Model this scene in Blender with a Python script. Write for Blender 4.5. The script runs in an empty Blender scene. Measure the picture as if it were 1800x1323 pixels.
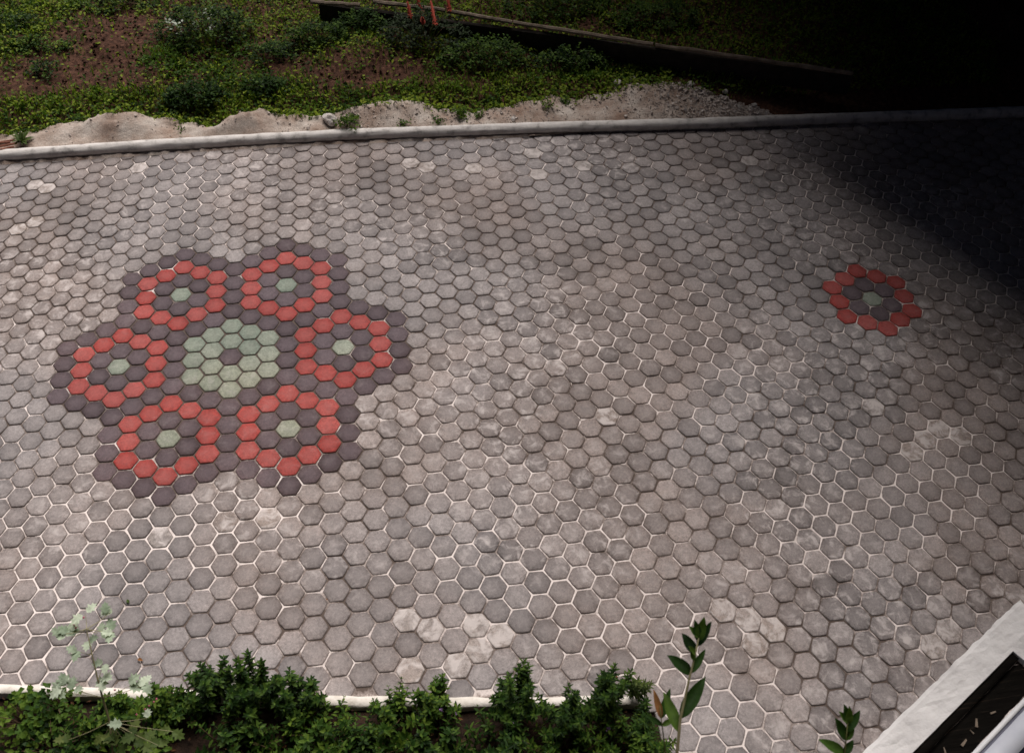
import bpy, bmesh, math, random
from mathutils import Vector, Matrix, Euler, noise
R = math.radians
random.seed(11)
S = bpy.context.scene
COL = S.collection

# ------------------------------------------------------------------ camera
IMG_W, IMG_H, FPX = 1800.0, 1323.0, 1711.7
CAM = Vector((1.0204, -4.5587, 5.0428))
cam_d = bpy.data.cameras.new('camera')
cam_d.sensor_fit = 'HORIZONTAL'; cam_d.sensor_width = 36.0
cam_d.lens = FPX / IMG_W * 36.0
cam_d.dof.use_dof = True; cam_d.dof.focus_distance = 6.9; cam_d.dof.aperture_fstop = 2.8
cam_d.clip_start = 0.05; cam_d.clip_end = 1000
cam = bpy.data.objects.new('camera', cam_d); COL.objects.link(cam)
cam.location = CAM
cam.rotation_euler = Euler((R(39.9875), R(-2.44496), R(-9.08465)), 'XYZ')
S.camera = cam
CROT = cam.rotation_euler.to_matrix()

# ------------------------------------------------------------------ world, sun, exposure
SUN_AZ, SUN_EL = R(14), R(57)          # azimuth from +Y towards +X
W = bpy.data.worlds.new('World'); S.world = W; W.use_nodes = True
nt = W.node_tree
bg = nt.nodes['Background']
sky = nt.nodes.new('ShaderNodeTexSky'); sky.sky_type = 'NISHITA'; sky.sun_disc = False
sky.sun_elevation = SUN_EL; sky.sun_rotation = SUN_AZ
sky.air_density = 0.15; sky.dust_density = 0.8; sky.ozone_density = 0.3
nt.links.new(sky.outputs[0], bg.inputs[0]); bg.inputs[1].default_value = 0.05
sd = bpy.data.lights.new('sun', 'SUN'); sd.energy = 5.0; sd.angle = R(48); sd.color = (1.0, 0.94, 0.905)
sun = bpy.data.objects.new('sun', sd); COL.objects.link(sun)
TO_SUN = Vector((math.sin(SUN_AZ)*math.cos(SUN_EL), math.cos(SUN_AZ)*math.cos(SUN_EL), math.sin(SUN_EL)))
sun.rotation_euler = TO_SUN.to_track_quat('Z', 'Y').to_euler(); sun.location = TO_SUN*30
S.view_settings.view_transform = 'Standard'; S.view_settings.look = 'None'
S.view_settings.gamma = 1.0; S.view_settings.use_curve_mapping = False
S.view_settings.exposure = 0.04

# ------------------------------------------------------------------ helpers
def at(u, v, z=0.0):
    """a photograph pixel (1800 x 1323) to the point at height z"""
    d = CROT @ Vector(((u-IMG_W/2)/FPX, -(v-IMG_H/2)/FPX, -1.0))
    return CAM + d*((z-CAM.z)/d.z)
def lerp_poly(pts, x):
    if x <= pts[0][0]: a, b = pts[0], pts[1]
    elif x >= pts[-1][0]: a, b = pts[-2], pts[-1]
    else:
        for a, b in zip(pts, pts[1:]):
            if a[0] <= x <= b[0]: break
    t = (x-a[0])/(b[0]-a[0]); return a[1]+(b[1]-a[1])*t
def sstep(a, b, x):
    t = max(0.0, min(1.0, (x-a)/(b-a))); return t*t*(3-2*t)
def fbm(x, y, s, seed=0.0, o=4):
    return noise.fractal(Vector((x*s, y*s, seed)), 1.0, 2.0, o)

class MB:
    def __init__(s): s.v = []; s.f = []; s.m = []; s.r = []
    def add(s, vs, fs, mi=0, rnd=None):
        o = len(s.v); s.v += [tuple(p) for p in vs]
        r = random.random() if rnd is None else rnd
        for f in fs: s.f.append([i+o for i in f]); s.m.append(mi); s.r.append(r)
    def tube(s, pts, rad, n=6, mi=0, cap=True):
        pts = [Vector(p) for p in pts]
        if not hasattr(rad, '__len__'): rad = [rad]*len(pts)
        vs = []; fs = []
        for i, p in enumerate(pts):
            t = (pts[min(i+1, len(pts)-1)]-pts[max(i-1, 0)]).normalized()
            a = t.orthogonal().normalized() if i == 0 else (a - t*a.dot(t)).normalized()
            b = t.cross(a)
            for k in range(n):
                w = 2*math.pi*k/n
                vs.append(p+(a*math.cos(w)+b*math.sin(w))*rad[i])
        for i in range(len(pts)-1):
            for k in range(n):
                fs.append((i*n+k, i*n+(k+1) % n, (i+1)*n+(k+1) % n, (i+1)*n+k))
        if cap: fs.append(tuple(range((len(pts)-1)*n, len(pts)*n)))
        s.add(vs, fs, mi)
    def build(s, name, mats, parent=None, smooth=False):
        me = bpy.data.meshes.new(name); me.from_pydata(s.v, [], s.f)
        if not isinstance(mats, (list, tuple)): mats = [mats]
        for m in mats: me.materials.append(m)
        me.polygons.foreach_set('material_index', s.m)
        at_ = me.attributes.new('rnd', 'FLOAT', 'FACE'); at_.data.foreach_set('value', s.r)
        if smooth: me.polygons.foreach_set('use_smooth', [True]*len(s.f))
        me.update()
        return link(name, me, parent)
def link(name, me, parent=None):
    o = bpy.data.objects.new(name, me); COL.objects.link(o)
    if parent: o.parent = parent
    return o
def tag(o, label=None, cat=None, group=None, kind=None):
    if label: o['label'] = label
    if cat: o['category'] = cat
    if group: o['group'] = group
    if kind: o['kind'] = kind
    return o
def empty(name, loc):
    o = bpy.data.objects.new(name, None); COL.objects.link(o); o.location = loc
    o.empty_display_size = 0.1
    return o

# ------------------------------------------------------------------ materials
def new_mat(name):
    m = bpy.data.materials.new(name); m.use_nodes = True
    n = m.node_tree.nodes; b = n['Principled BSDF']
    b.inputs['Specular IOR Level'].default_value = 0.25
    return m, m.node_tree, b
def nd(t, typ, **kw):
    n = t.nodes.new(typ)
    for k, v in kw.items(): setattr(n, k, v)
    return n
def ntex(t, scale, detail=5, rough=0.6, vec=None, dist=0.0):
    n = nd(t, 'ShaderNodeTexNoise'); n.inputs['Scale'].default_value = scale
    n.inputs['Detail'].default_value = detail; n.inputs['Roughness'].default_value = rough
    n.inputs['Distortion'].default_value = dist
    if vec is None:
        g = nd(t, 'ShaderNodeNewGeometry'); vec = g.outputs['Position']
    t.links.new(vec, n.inputs['Vector']); return n.outputs['Fac']
def ramp(t, fac, stops, interp='LINEAR'):
    r = nd(t, 'ShaderNodeValToRGB'); r.color_ramp.interpolation = interp
    e = r.color_ramp.elements
    while len(e) < len(stops): e.new(0.5)
    for el, (p, c) in zip(e, stops):
        el.position = p; el.color = (c, c, c, 1) if not hasattr(c, '__len__') else (*c, 1)
    t.links.new(fac, r.inputs[0]); return r.outputs[0]
def mix(t, fac, a, b, mode='MIX'):
    m = nd(t, 'ShaderNodeMix', data_type='RGBA', blend_type=mode)
    for s, v in ((m.inputs[0], fac), (m.inputs[6], a), (m.inputs[7], b)):
        if hasattr(v, 'links') or hasattr(v, 'is_linked'): t.links.new(v, s)
        else: s.default_value = v if not (hasattr(v, '__len__') and len(v) == 3) else (*v, 1)
    return m.outputs[2]
def math_(t, op, a, b=0.0, c=None, clamp=False):
    m = nd(t, 'ShaderNodeMath', operation=op, use_clamp=clamp)
    for s, v in zip(m.inputs, (a, b, c)):
        if v is None: continue
        if hasattr(v, 'is_linked'): t.links.new(v, s)
        else: s.default_value = v
    return m.outputs[0]
def bump(t, b, h, strength=0.4, dist=0.01):
    n = nd(t, 'ShaderNodeBump'); n.inputs['Strength'].default_value = strength
    n.inputs['Distance'].default_value = dist
    t.links.new(h, n.inputs['Height']); t.links.new(n.outputs[0], b.inputs['Normal'])
def attr(t, name):
    a = nd(t, 'ShaderNodeAttribute'); a.attribute_name = name; return a.outputs['Fac']
def piece_rnd(t):
    """a random number per piece: object number for single pieces, stored number in joined ones"""
    oi = nd(t, 'ShaderNodeObjectInfo')
    return math_(t, 'FRACT', math_(t, 'ADD', oi.outputs['Random'], attr(t, 'rnd')))

def simple(name, stops, scale, rough=0.85, bs=0.4, bd=0.01, bscale=None, detail=6):
    m, t, b = new_mat(name)
    t.links.new(ramp(t, ntex(t, scale, detail), stops), b.inputs['Base Color'])
    b.inputs['Roughness'].default_value = rough
    bump(t, b, ntex(t, bscale or scale*4, 6, 0.7), bs, bd)
    return m

def paver_mat(name, c_lo, c_hi, worn, stain_amt, white=0.0, worn_c=(0.39, 0.355, 0.345), bloom=0.70):
    """concrete: per-piece tone, mottling, pale laitance near worn centres, dirty rim, pale bloom"""
    m, t, b = new_mat(name)
    rnd = piece_rnd(t)
    base = ramp(t, rnd, [(0.0, c_lo), (0.18, [a*0.75+b_*0.25 for a, b_ in zip(c_lo, c_hi)]), (0.75, [a*0.35+b_*0.65 for a, b_ in zip(c_lo, c_hi)]), (1.0, c_hi)])
    g = nd(t, 'ShaderNodeNewGeometry')
    off = nd(t, 'ShaderNodeVectorMath', operation='ADD')
    comb = nd(t, 'ShaderNodeCombineXYZ'); t.links.new(math_(t, 'MULTIPLY', rnd, 37.0), comb.inputs[2])
    t.links.new(g.outputs['Position'], off.inputs[0]); t.links.new(comb.outputs[0], off.inputs[1])
    P = off.outputs[0]
    big = ntex(t, 0.9, 4, 0.6)
    base = mix(t, 1.0, base, ramp(t, big, [(0.32, 0.70), (0.68, 1.17)]), 'MULTIPLY')
    base = mix(t, 1.0, base, ramp(t, ntex(t, 4.2, 5, 0.65), [(0.3, 0.80), (0.52, 1.0), (0.75, 1.14)]), 'MULTIPLY')
    base = mix(t, math_(t, 'MULTIPLY', ramp(t, ntex(t, 0.55, 3, 0.5), [(0.44, 0.0), (0.58, 1.0)]), 0.9), base, mix(t, 1.0, base, (0.97, 0.87, 0.80), 'MULTIPLY'))
    mot2 = ntex(t, 75, 4, 0.7, P)
    base = mix(t, 1.0, base, ramp(t, mot2, [(0.3, 0.68), (0.5, 1.0), (0.7, 1.30)]), 'MULTIPLY')
    mott = ntex(t, 30, 6, 0.7, P)
    base = mix(t, 1.0, base, ramp(t, mott, [(0.28, 0.72), (0.5, 1.0), (0.72, 1.26)]), 'MULTIPLY')
    grit = ntex(t, 330, 3, 0.7)
    base = mix(t, 1.0, base, ramp(t, grit, [(0.3, 0.55), (0.5, 1.0), (0.7, 1.45)]), 'MULTIPLY')
    edge = attr(t, 'edge')
    wob = math_(t, 'ADD', edge, math_(t, 'MULTIPLY', math_(t, 'SUBTRACT', ntex(t, 45, 4, 0.6, P), 0.5), 0.5))
    # worn, paler middle
    base = mix(t, math_(t, 'MULTIPLY', ramp(t, wob, [(0.25, 1.0), (0.8, 0.0)]), worn), base, worn_c)
    # soil rubbed into the rim
    base = mix(t, math_(t, 'MULTIPLY', ramp(t, wob, [(0.78, 0.0), (1.0, 1.0)]), stain_amt), base, (0.095, 0.072, 0.060))
    # lime bloom: sparse clouds, or strong on some pieces
    bl = ntex(t, 13, 7, 0.66, P if white > 0 else None, 0.6)
    if white > 0:
        f = math_(t, 'MULTIPLY', ramp(t, bl, [(0.42, 0.0), (0.58, 1.0)]), white)
    else:
        region = ramp(t, ntex(t, 0.75, 3, 0.5), [(0.42, 0.0), (0.60, 1.0)])
        f = math_(t, 'MULTIPLY', math_(t, 'MULTIPLY', ramp(t, bl, [(0.50, 0.0), (0.68, 1.0)]), region), bloom)
    base = mix(t, f, base, (0.60, 0.545, 0.52))
    t.links.new(base, b.inputs['Base Color'])
    b.inputs['Roughness'].default_value = 0.82
    bump(t, b, math_(t, 'ADD', grit, math_(t, 'MULTIPLY', mott, 1.5)), 0.35, 0.004)
    return m

M = {}
M['gray'] = paver_mat('concrete_gray', (0.150, 0.134, 0.132), (0.300, 0.270, 0.262), 0.28, 0.27)
M['pale'] = paver_mat('concrete_bloomed', (0.26, 0.228, 0.212), (0.33, 0.292, 0.27), 0.15, 0.4, 0.72)
M['red'] = paver_mat('concrete_red', (0.27, 0.033, 0.027), (0.35, 0.078, 0.070), 0.45, 0.40, 0, (0.37, 0.115, 0.105), 0.08)
M['green'] = paver_mat('concrete_green', (0.165, 0.205, 0.165), (0.27, 0.295, 0.235), 0.3, 0.4, 0, (0.33, 0.345, 0.29), 0.2)
M['dark'] = paver_mat('concrete_charcoal', (0.056, 0.040, 0.044), (0.118, 0.090, 0.100), 0.4, 0.35, 0, (0.155, 0.122, 0.134), 0.08)

m, t, b = new_mat('joint_filling'); M['joint'] = m      # pale mortar dust in some joints, dark soil in others
fac = math_(t, 'ADD', attr(t, 'fill'), math_(t, 'MULTIPLY', math_(t, 'SUBTRACT', ntex(t, 45, 4, 0.7), 0.5), 0.9))
t.links.new(ramp(t, fac, [(0.20, (0.10, 0.075, 0.062)), (0.42, (0.30, 0.25, 0.225)), (0.56, (0.58, 0.51, 0.475)), (0.80, (0.74, 0.66, 0.62))]), b.inputs['Base Color'])
b.inputs['Roughness'].default_value = 0.95
bump(t, b, ntex(t, 260, 4, 0.7), 0.5, 0.003)

M['kerb'] = simple('kerb_concrete', [(0.30, (0.26, 0.245, 0.23)), (0.46, (0.54, 0.51, 0.48)), (0.75, (0.68, 0.65, 0.62))], 12, 0.9, 0.5, 0.006, 90)
M['edging'] = simple('edging_concrete', [(0.25, (0.5, 0.45, 0.38)), (0.5, (0.72, 0.67, 0.60)), (0.8, (0.80, 0.76, 0.70))], 14, 0.9, 0.6, 0.006, 70)
M['ledge'] = simple('ledge_concrete', [(0.28, (0.56, 0.54, 0.53)), (0.5, (0.70, 0.68, 0.665)), (0.75, (0.79, 0.77, 0.755))], 7, 0.92, 0.8, 0.008, 40)
M['soil'] = simple('soil', [(0.25, (0.016, 0.008, 0.005)), (0.5, (0.072, 0.032, 0.019)), (0.75, (0.17, 0.082, 0.052))], 26, 0.97, 1.0, 0.03, 30)
M['ground'] = simple('ground', [(0.3, (0.03, 0.03, 0.015)), (0.7, (0.07, 0.055, 0.035))], 3, 0.97, 0.6, 0.02, 20)
M['bed'] = simple('bed_soil', [(0.3, (0.012, 0.008, 0.006)), (0.6, (0.05, 0.028, 0.018)), (0.8, (0.10, 0.055, 0.035))], 18, 0.97, 1.0, 0.03, 40)

m, t, b = new_mat('sand'); M['sand'] = m
g_ = ntex(t, 5, 5); g2 = ntex(t, 150, 4, 0.7)
c = ramp(t, g_, [(0.3, (0.27, 0.185, 0.14)), (0.5, (0.39, 0.315, 0.265)), (0.7, (0.53, 0.47, 0.415))])
c = mix(t, 1.0, c, ramp(t, g2, [(0.3, 0.65), (0.5, 1.0), (0.72, 1.25)]), 'MULTIPLY')
t.links.new(c, b.inputs['Base Color']); b.inputs['Roughness'].default_value = 0.97
bump(t, b, math_(t, 'ADD', g2, math_(t, 'MULTIPLY', ntex(t, 28, 5, 0.7), 2.0)), 0.6, 0.012)

def leaf_mat(name, dark, mid, light, trans=0.25, rough=0.55):
    m, t, b = new_mat(name)
    c = ramp(t, piece_rnd(t), [(0.0, dark), (0.5, mid), (1.0, light)])
    c = mix(t, 1.0, c, ramp(t, ntex(t, 60, 3), [(0.3, 0.8), (0.7, 1.2)]), 'MULTIPLY')
    t.links.new(c, b.inputs['Base Color']); b.inputs['Roughness'].default_value = rough; b.inputs['Specular IOR Level'].default_value = 0.12
    tr = nd(t, 'ShaderNodeBsdfTranslucent'); t.links.new(mix(t, 1.0, c, (1.0, 1.15, 0.5), 'MULTIPLY'), tr.inputs[0])
    ms = nd(t, 'ShaderNodeMixShader'); ms.inputs[0].default_value = trans
    out = t.nodes['Material Output']
    t.links.new(b.outputs[0], ms.inputs[1]); t.links.new(tr.outputs[0], ms.inputs[2]); t.links.new(ms.outputs[0], out.inputs[0])
    return m
M['leaf_dark'] = leaf_mat('leaf_dark', (0.006, 0.018, 0.003), (0.025, 0.060, 0.010), (0.085, 0.145, 0.022), 0.3)
M['leaf_mid'] = leaf_mat('leaf_mid', (0.014, 0.038, 0.006), (0.050, 0.105, 0.014), (0.14, 0.21, 0.028), 0.35)
M['leaf_bright'] = leaf_mat('leaf_bright', (0.035, 0.06, 0.014), (0.07, 0.105, 0.025), (0.12, 0.15, 0.04), 0.25)
M['leaf_blue'] = leaf_mat('leaf_pale_blue_green', (0.22, 0.28, 0.19), (0.37, 0.44, 0.32), (0.52, 0.58, 0.45), 0.2)
M['leaf_white'] = leaf_mat('leaf_white_edged', (0.20, 0.24, 0.18), (0.38, 0.43, 0.35), (0.55, 0.58, 0.5), 0.2)
M['leaf_tree'] = leaf_mat('leaf_tree', (0.010, 0.018, 0.006), (0.02, 0.034, 0.012), (0.035, 0.055, 0.02), 0.05)
M['grass'] = leaf_mat('grass', (0.012, 0.034, 0.004), (0.070, 0.140, 0.012), (0.25, 0.31, 0.03), 0.4)
M['dry'] = leaf_mat('dry_leaf', (0.16, 0.06, 0.02), (0.28, 0.13, 0.05), (0.42, 0.24, 0.10), 0.15)
M['litter'] = leaf_mat('leaf_litter', (0.02, 0.010, 0.006), (0.06, 0.03, 0.016), (0.16, 0.08, 0.035), 0.05)
M['stem'] = simple('stem_green', [(0.3, (0.09, 0.10, 0.03)), (0.7, (0.17, 0.17, 0.06))], 20, 0.6, 0.1)
M['stem_brown'] = simple('stem_brown', [(0.3, (0.05, 0.03, 0.018)), (0.7, (0.13, 0.08, 0.045))], 25, 0.7, 0.3)
M['stem_pale'] = simple('stem_pale', [(0.3, (0.20, 0.19, 0.09)), (0.7, (0.34, 0.30, 0.17))], 20, 0.6, 0.1)
M['flower_red'] = simple('flower_red', [(0.3, (0.24, 0.028, 0.016)), (0.7, (0.40, 0.065, 0.032))], 60, 0.6, 0.4, 0.004)
M['flower_pink'] = simple('flower_pink', [(0.3, (0.5, 0.10, 0.16)), (0.7, (0.62, 0.2, 0.26))], 60, 0.6, 0.2)
M['flower_purple'] = simple('flower_purple', [(0.3, (0.22, 0.11, 0.30)), (0.7, (0.40, 0.25, 0.48))], 60, 0.6, 0.2)
M['gravel'] = simple('gravel', [(0.3, (0.22, 0.175, 0.145)), (0.5, (0.40, 0.34, 0.30)), (0.72, (0.62, 0.57, 0.53))], 30, 0.9, 0.4, 0.004, 90)
M['rock'] = simple('rock', [(0.28, (0.30, 0.265, 0.24)), (0.5, (0.50, 0.455, 0.42)), (0.75, (0.66, 0.62, 0.58))], 14, 0.9, 0.8, 0.012, 40)
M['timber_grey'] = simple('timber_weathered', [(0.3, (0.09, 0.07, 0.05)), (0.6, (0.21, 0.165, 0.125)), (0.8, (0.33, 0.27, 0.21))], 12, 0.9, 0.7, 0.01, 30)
M['timber_shade'] = simple('timber_shaded_front', [(0.3, (0.012, 0.010, 0.008)), (0.7, (0.035, 0.028, 0.022))], 12, 0.95, 0.7, 0.01, 30)  # near-black: the shade on the timbers' front faces, put into the colour
M['bark'] = simple('bark', [(0.3, (0.03, 0.02, 0.014)), (0.7, (0.09, 0.065, 0.045))], 12, 0.95, 1.0, 0.03, 20)
M['white_paint'] = simple('white_paint', [(0.3, (0.70, 0.70, 0.71)), (0.7, (0.80, 0.80, 0.80))], 8, 0.45, 0.1, 0.002)
M['grey_panel'] = simple('grey_panel', [(0.3, (0.52, 0.54, 0.60)), (0.7, (0.62, 0.64, 0.69))], 6, 0.5, 0.1, 0.002)
M['groove'] = simple('grey_seal', [(0.3, (0.14, 0.14, 0.18)), (0.7, (0.20, 0.20, 0.25))], 10, 0.6, 0.1, 0.002)
M['navy'] = simple('navy_paint', [(0.3, (0.02, 0.025, 0.05)), (0.7, (0.03, 0.04, 0.07))], 10, 0.6, 0.1, 0.002)
M['stick'] = simple('reddish_stick', [(0.3, (0.13, 0.045, 0.03)), (0.7, (0.30, 0.13, 0.085))], 25, 0.8, 0.4, 0.004)

m, t, b = new_mat('black_flaking_wood'); M['black_wood'] = m
g = nd(t, 'ShaderNodeNewGeometry'); mp = nd(t, 'ShaderNodeMapping')
mp.inputs['Rotation'].default_value = (0, 0, -math.atan2(0.492, 0.871)); mp.inputs['Scale'].default_value = (3.0, 46.0, 10.0)
t.links.new(g.outputs['Position'], mp.inputs['Vector'])
gr = ntex(t, 1.0, 5, 0.7, mp.outputs[0])
b.inputs['Specular IOR Level'].default_value = 0.04
c = ramp(t, gr, [(0.35, (0.003, 0.0025, 0.002)), (0.6, (0.006, 0.005, 0.004)), (0.70, (0.03, 0.021, 0.015)), (0.8, (0.10, 0.072, 0.052))])
t.links.new(c, b.inputs['Base Color']); b.inputs['Roughness'].default_value = 0.8
bump(t, b, gr, 0.8, 0.01)

# ------------------------------------------------------------------ key lines on the ground
KERB = [(-9.0, 2.42)] + [tuple(at(u, v)[:2]) for u, v in ((0, 282), (300, 262), (600, 245), (1000, 231), (1200, 226), (1390, 219))] + [(7.0, 2.06), (11.0, 1.9)]
EDGE = [(-6.0, -1.45)] + [tuple(at(u, v)[:2]) for u, v in ((0, 1203), (300, 1214), (600, 1224), (850, 1227), (1120, 1223))]
BED_X = 2.29                                                    # the bed ends here, paving goes on beyond
L_O = at(1515, 1323); L_O.z = 0
L_1 = (at(1788, 1057)-at(1515, 1323)); L_1.z = 0; LEDGE_LEN = L_1.length; L_1.normalize()
L_2 = Vector((L_1.y, -L_1.x, 0))
def ledge_st(p):
    d = Vector((p[0], p[1], 0))-L_O; return d.dot(L_1), d.dot(L_2)
def ledge_pt(s, t_, z=0.0): return L_O+L_1*s+L_2*t_+Vector((0, 0, z))

# ------------------------------------------------------------------ ground
def grid(name, x0, x1, y0, y1, nx, ny, zf, mat_):
    vs = [(x0+(x1-x0)*i/nx, y0+(y1-y0)*j/ny) for j in range(ny+1) for i in range(nx+1)]
    mb = MB(); fs = [(j*(nx+1)+i, j*(nx+1)+i+1, (j+1)*(nx+1)+i+1, (j+1)*(nx+1)+i) for j in range(ny) for i in range(nx)]
    mb.add([(x, y, zf(x, y)) for x, y in vs], fs)
    o = mb.build(name, mat_, smooth=True); tag(o, kind='structure'); return o
grid('ground', -250, 250, -250, 250, 40, 40, lambda x, y: -0.42, M['ground'])

SAND_B = sorted([tuple(at(u, v, 0.07)[:2]) for u, v in ((-200, 240), (0, 226), (70, 222), (130, 208), (200, 207), (240, 204), (300, 204), (345, 212), (385, 228), (410, 210), (470, 198), (530, 195), (580, 200), (640, 188),
          (710, 176), (760, 182), (830, 190), (900, 180), (960, 166), (1040, 160), (1090, 150), (1160, 140), (1230, 150), (1300, 172), (1370, 200), (1430, 214))]) + [(9.0, 2.25), (12.0, 2.1)]
def sand_back(x): return lerp_poly(SAND_B, x)+0.05*fbm(x, 0, 6, 9.1, 3)+0.05*fbm(x, 0, 19, 4.1, 3)*sstep(0.6, 1.6, x)
def garden_z(x, y):
    k = lerp_poly(KERB, x); d = y-k
    z = -0.05+0.11*sstep(0.15, 0.7, d)+0.035*max(0, d-0.6)
    z += 0.045*fbm(x, y, 1.3, 3.3)*sstep(0.2, 1.0, d)+0.022*fbm(x, y, 6, 1.3)*sstep(0.2, 0.6, d)+0.020*fbm(x, y, 17, 1.9)*sstep(0.25, 0.6, d)
    lump = math.exp(-((x-1.25)**2/0.35+(y-3.45)**2/0.10))*0.10      # brown mound
    return z+lump
def sand_z(x, y):
    k = lerp_poly(KERB, x); bk = sand_back(x); w = max(0.12, bk-k); t_ = (y-k)/w
    big = 1-sstep(0.6, 2.2, x)*0.6
    m_ = 0.5+0.5*math.sin(x*5.3+0.8*math.sin(x*2.1)+0.9)
    ridge = sstep(0.05, 0.75, t_)*(1-sstep(0.80, 1.18, t_))
    z = 0.012+0.115*ridge*big*(0.10+0.95*m_**1.4)+0.03*fbm(x, y, 3.1, 7.7)*sstep(0, 0.3, t_)+0.013*fbm(x, y, 11, 2.2)
    z += 0.03*sstep(0.0, 0.3, t_)
    z += 0.008*fbm(x, y, 34, 5.5)
    return z-0.30*sstep(0.9, 1.55, t_)-0.2*sstep(4.55, 5.0, x)
grid('garden_soil', -9, 14, 2.15, 12.15, 460, 300, garden_z, M['soil'])
grid('sand', -4.0, 5.1, 2.20, 3.35, 364, 60, lambda x, y: sand_z(x, y) if y > lerp_poly(KERB, x)-0.06 else -0.02, M['sand'])
grid('bed_soil', -6, BED_X+0.3, -5.6, -1.9, 90, 50, lambda x, y: -0.035+0.03*fbm(x, y, 2.2, 4.4)+0.02*fbm(x, y, 9, 4.9) if y < lerp_poly(EDGE, x)-0.05 else -0.06, M['bed'])

# ------------------------------------------------------------------ patio: hexagonal paving
PITCH = 0.15
WX = (0.0502, 0.0201, -0.0315, -0.0619, 0.0385, -0.0913, 0.0322)    # how far the hand-laid rows drift from a true grid
WY = (0.0103, 0.1017, -0.0471, -0.0086, -0.0996, -0.0178, -0.0552)
def drift(x, y):
    def soft(v, a, w): return v if abs(v) < a else math.copysign(a+w*math.tanh((abs(v)-a)/w), v)
    u = soft((x/0.75-2.5)/4, 1.15, 0.5); v = soft((y/0.75+0.5)/4, 1.0, 0.5)
    B = (u*u, u*v, v*v, u**3, u*u*v, u*v*v, v**3)
    return Vector((x+sum(a*b for a, b in zip(WX, B)), y+sum(a*b for a, b in zip(WY, B)), 0))
C30, S30 = math.cos(R(30)), 0.5
def cell_xy(a, b): return (b*C30*PITCH, (-a+b*S30)*PITCH)
def hexd(a, b): return max(abs(a), abs(b), abs(a-b))
COLOUR = {}
FLOWERS = [(-6, -3), (-3, 3), (3, 6), (6, 3), (3, -3), (-3, -6)]
for a in range(-12, 13):
    for b in range(-12, 13):
        d0 = hexd(a, b); ds = [hexd(a-p, b-q) for p, q in FLOWERS]; dm = min(ds)
        if d0 == 0: COLOUR[a, b] = 'dark'
        elif d0 <= 2: COLOUR[a, b] = 'green'
        elif dm == 0: COLOUR[a, b] = 'green'
        elif dm == 1: COLOUR[a, b] = 'dark'
        elif dm == 2: COLOUR[a, b] = 'red'
        elif dm == 3 or d0 == 3: COLOUR[a, b] = 'dark'
for da in range(-2, 3):
    for db in range(-2, 3):
        h = hexd(da, db)
        if h <= 2: COLOUR[18+da, 36+db] = ('green', 'dark', 'red')[h]
PALE_PX = [(762, 1105), (720, 1085), (840, 1105), (885, 1105), (845, 1140), (727, 1175), (808, 1165), (1270, 1072), (1314, 1092), (1668, 1105), (1640, 1135), (1660, 745), (1630, 772), (1692, 765),
           (1605, 795), (1537, 718), (60, 385), (30, 402), (70, 330), (940, 270), (1030, 300), (735, 290), (760, 300), (830, 295), (940, 310), (1310, 285), (1055, 735), (1345, 1120), (405, 905), (470, 905), (280, 945), (400, 250), (232, 300)]
PALE = [at(u, v) for u, v in PALE_PX]

RB = PITCH/math.sqrt(3)
def hex_rings(rv, gap=0.0024):
    """one hexagonal block: slightly crowned face, rounded and here and there chipped rim"""
    ro = RB-gap/C30
    rings = [(0.84, -0.0002, 0.66), (0.94, -0.0008, 0.86), (0.98, -0.0028, 1.0), (1.0, -0.0090, 1.0), (1.0, -0.034, 1.0)]
    N = 12; jit = [1+rv.gauss(0, 0.010) for k in range(N)]; chip = [0.0]*N
    for k in range(N):
        if rv.random() < 0.10: chip[k] = rv.uniform(0.4, 1.0)
    vs = [(0, 0, rv.uniform(-0.0006, 0.0006))]; ed = [0.0]
    for n_, (r_, z_, e_) in enumerate(rings):
        for k in range(N):
            w = R(30*k); q = 1.0 if k % 2 == 0 else C30
            if k % 2 == 0: q *= (0.985, 0.975, 0.965, 0.965, 0.965)[n_]
            rr = ro*r_*q*(1+(jit[k]-1)*(0.3 if n_ == 0 else 1))*(1-0.035*chip[k]*(n_ in (2, 3)))
            vs.append((math.cos(w)*rr, math.sin(w)*rr, z_-0.0022*chip[k]*(n_ in (1, 2)))); ed.append(e_)
    fs = [(0, 1+k, 1+(k+1) % N) for k in range(N)]
    for g_ in range(4):
        for k in range(N):
            o = 1+g_*N; fs.append((o+k, o+N+k, o+N+(k+1) % N, o+(k+1) % N))
    return vs, fs, ed
def hex_mesh(name, mat_, seed):
    HV, HF, HE = hex_rings(random.Random(seed))
    me = bpy.data.meshes.new(name); me.from_pydata(HV, [], HF); me.materials.append(mat_)
    a_ = me.attributes.new('edge', 'FLOAT', 'POINT'); a_.data.foreach_set('value', HE)
    a_ = me.attributes.new('rnd', 'FLOAT', 'FACE'); a_.data.foreach_set('value', [0.0]*len(HF))
    me.polygons.foreach_set('use_smooth', [True]*len(HF)); me.update(); return me
HEXV = {k: [hex_mesh('hexagon_'+k, M[k], 40+q) for q in range(14 if k == 'gray' else 5)] for k in ('gray', 'pale', 'red', 'green', 'dark')}
class _Pick(dict):
    def __missing__(s, k): return rq.choice(HEXV[k])
rq = random.Random(77); HEXM = _Pick()
rp = random.Random(5)
def patio_z(x, y): return 0.006*fbm(x, y, 0.7, 8.8, 2)
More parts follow.
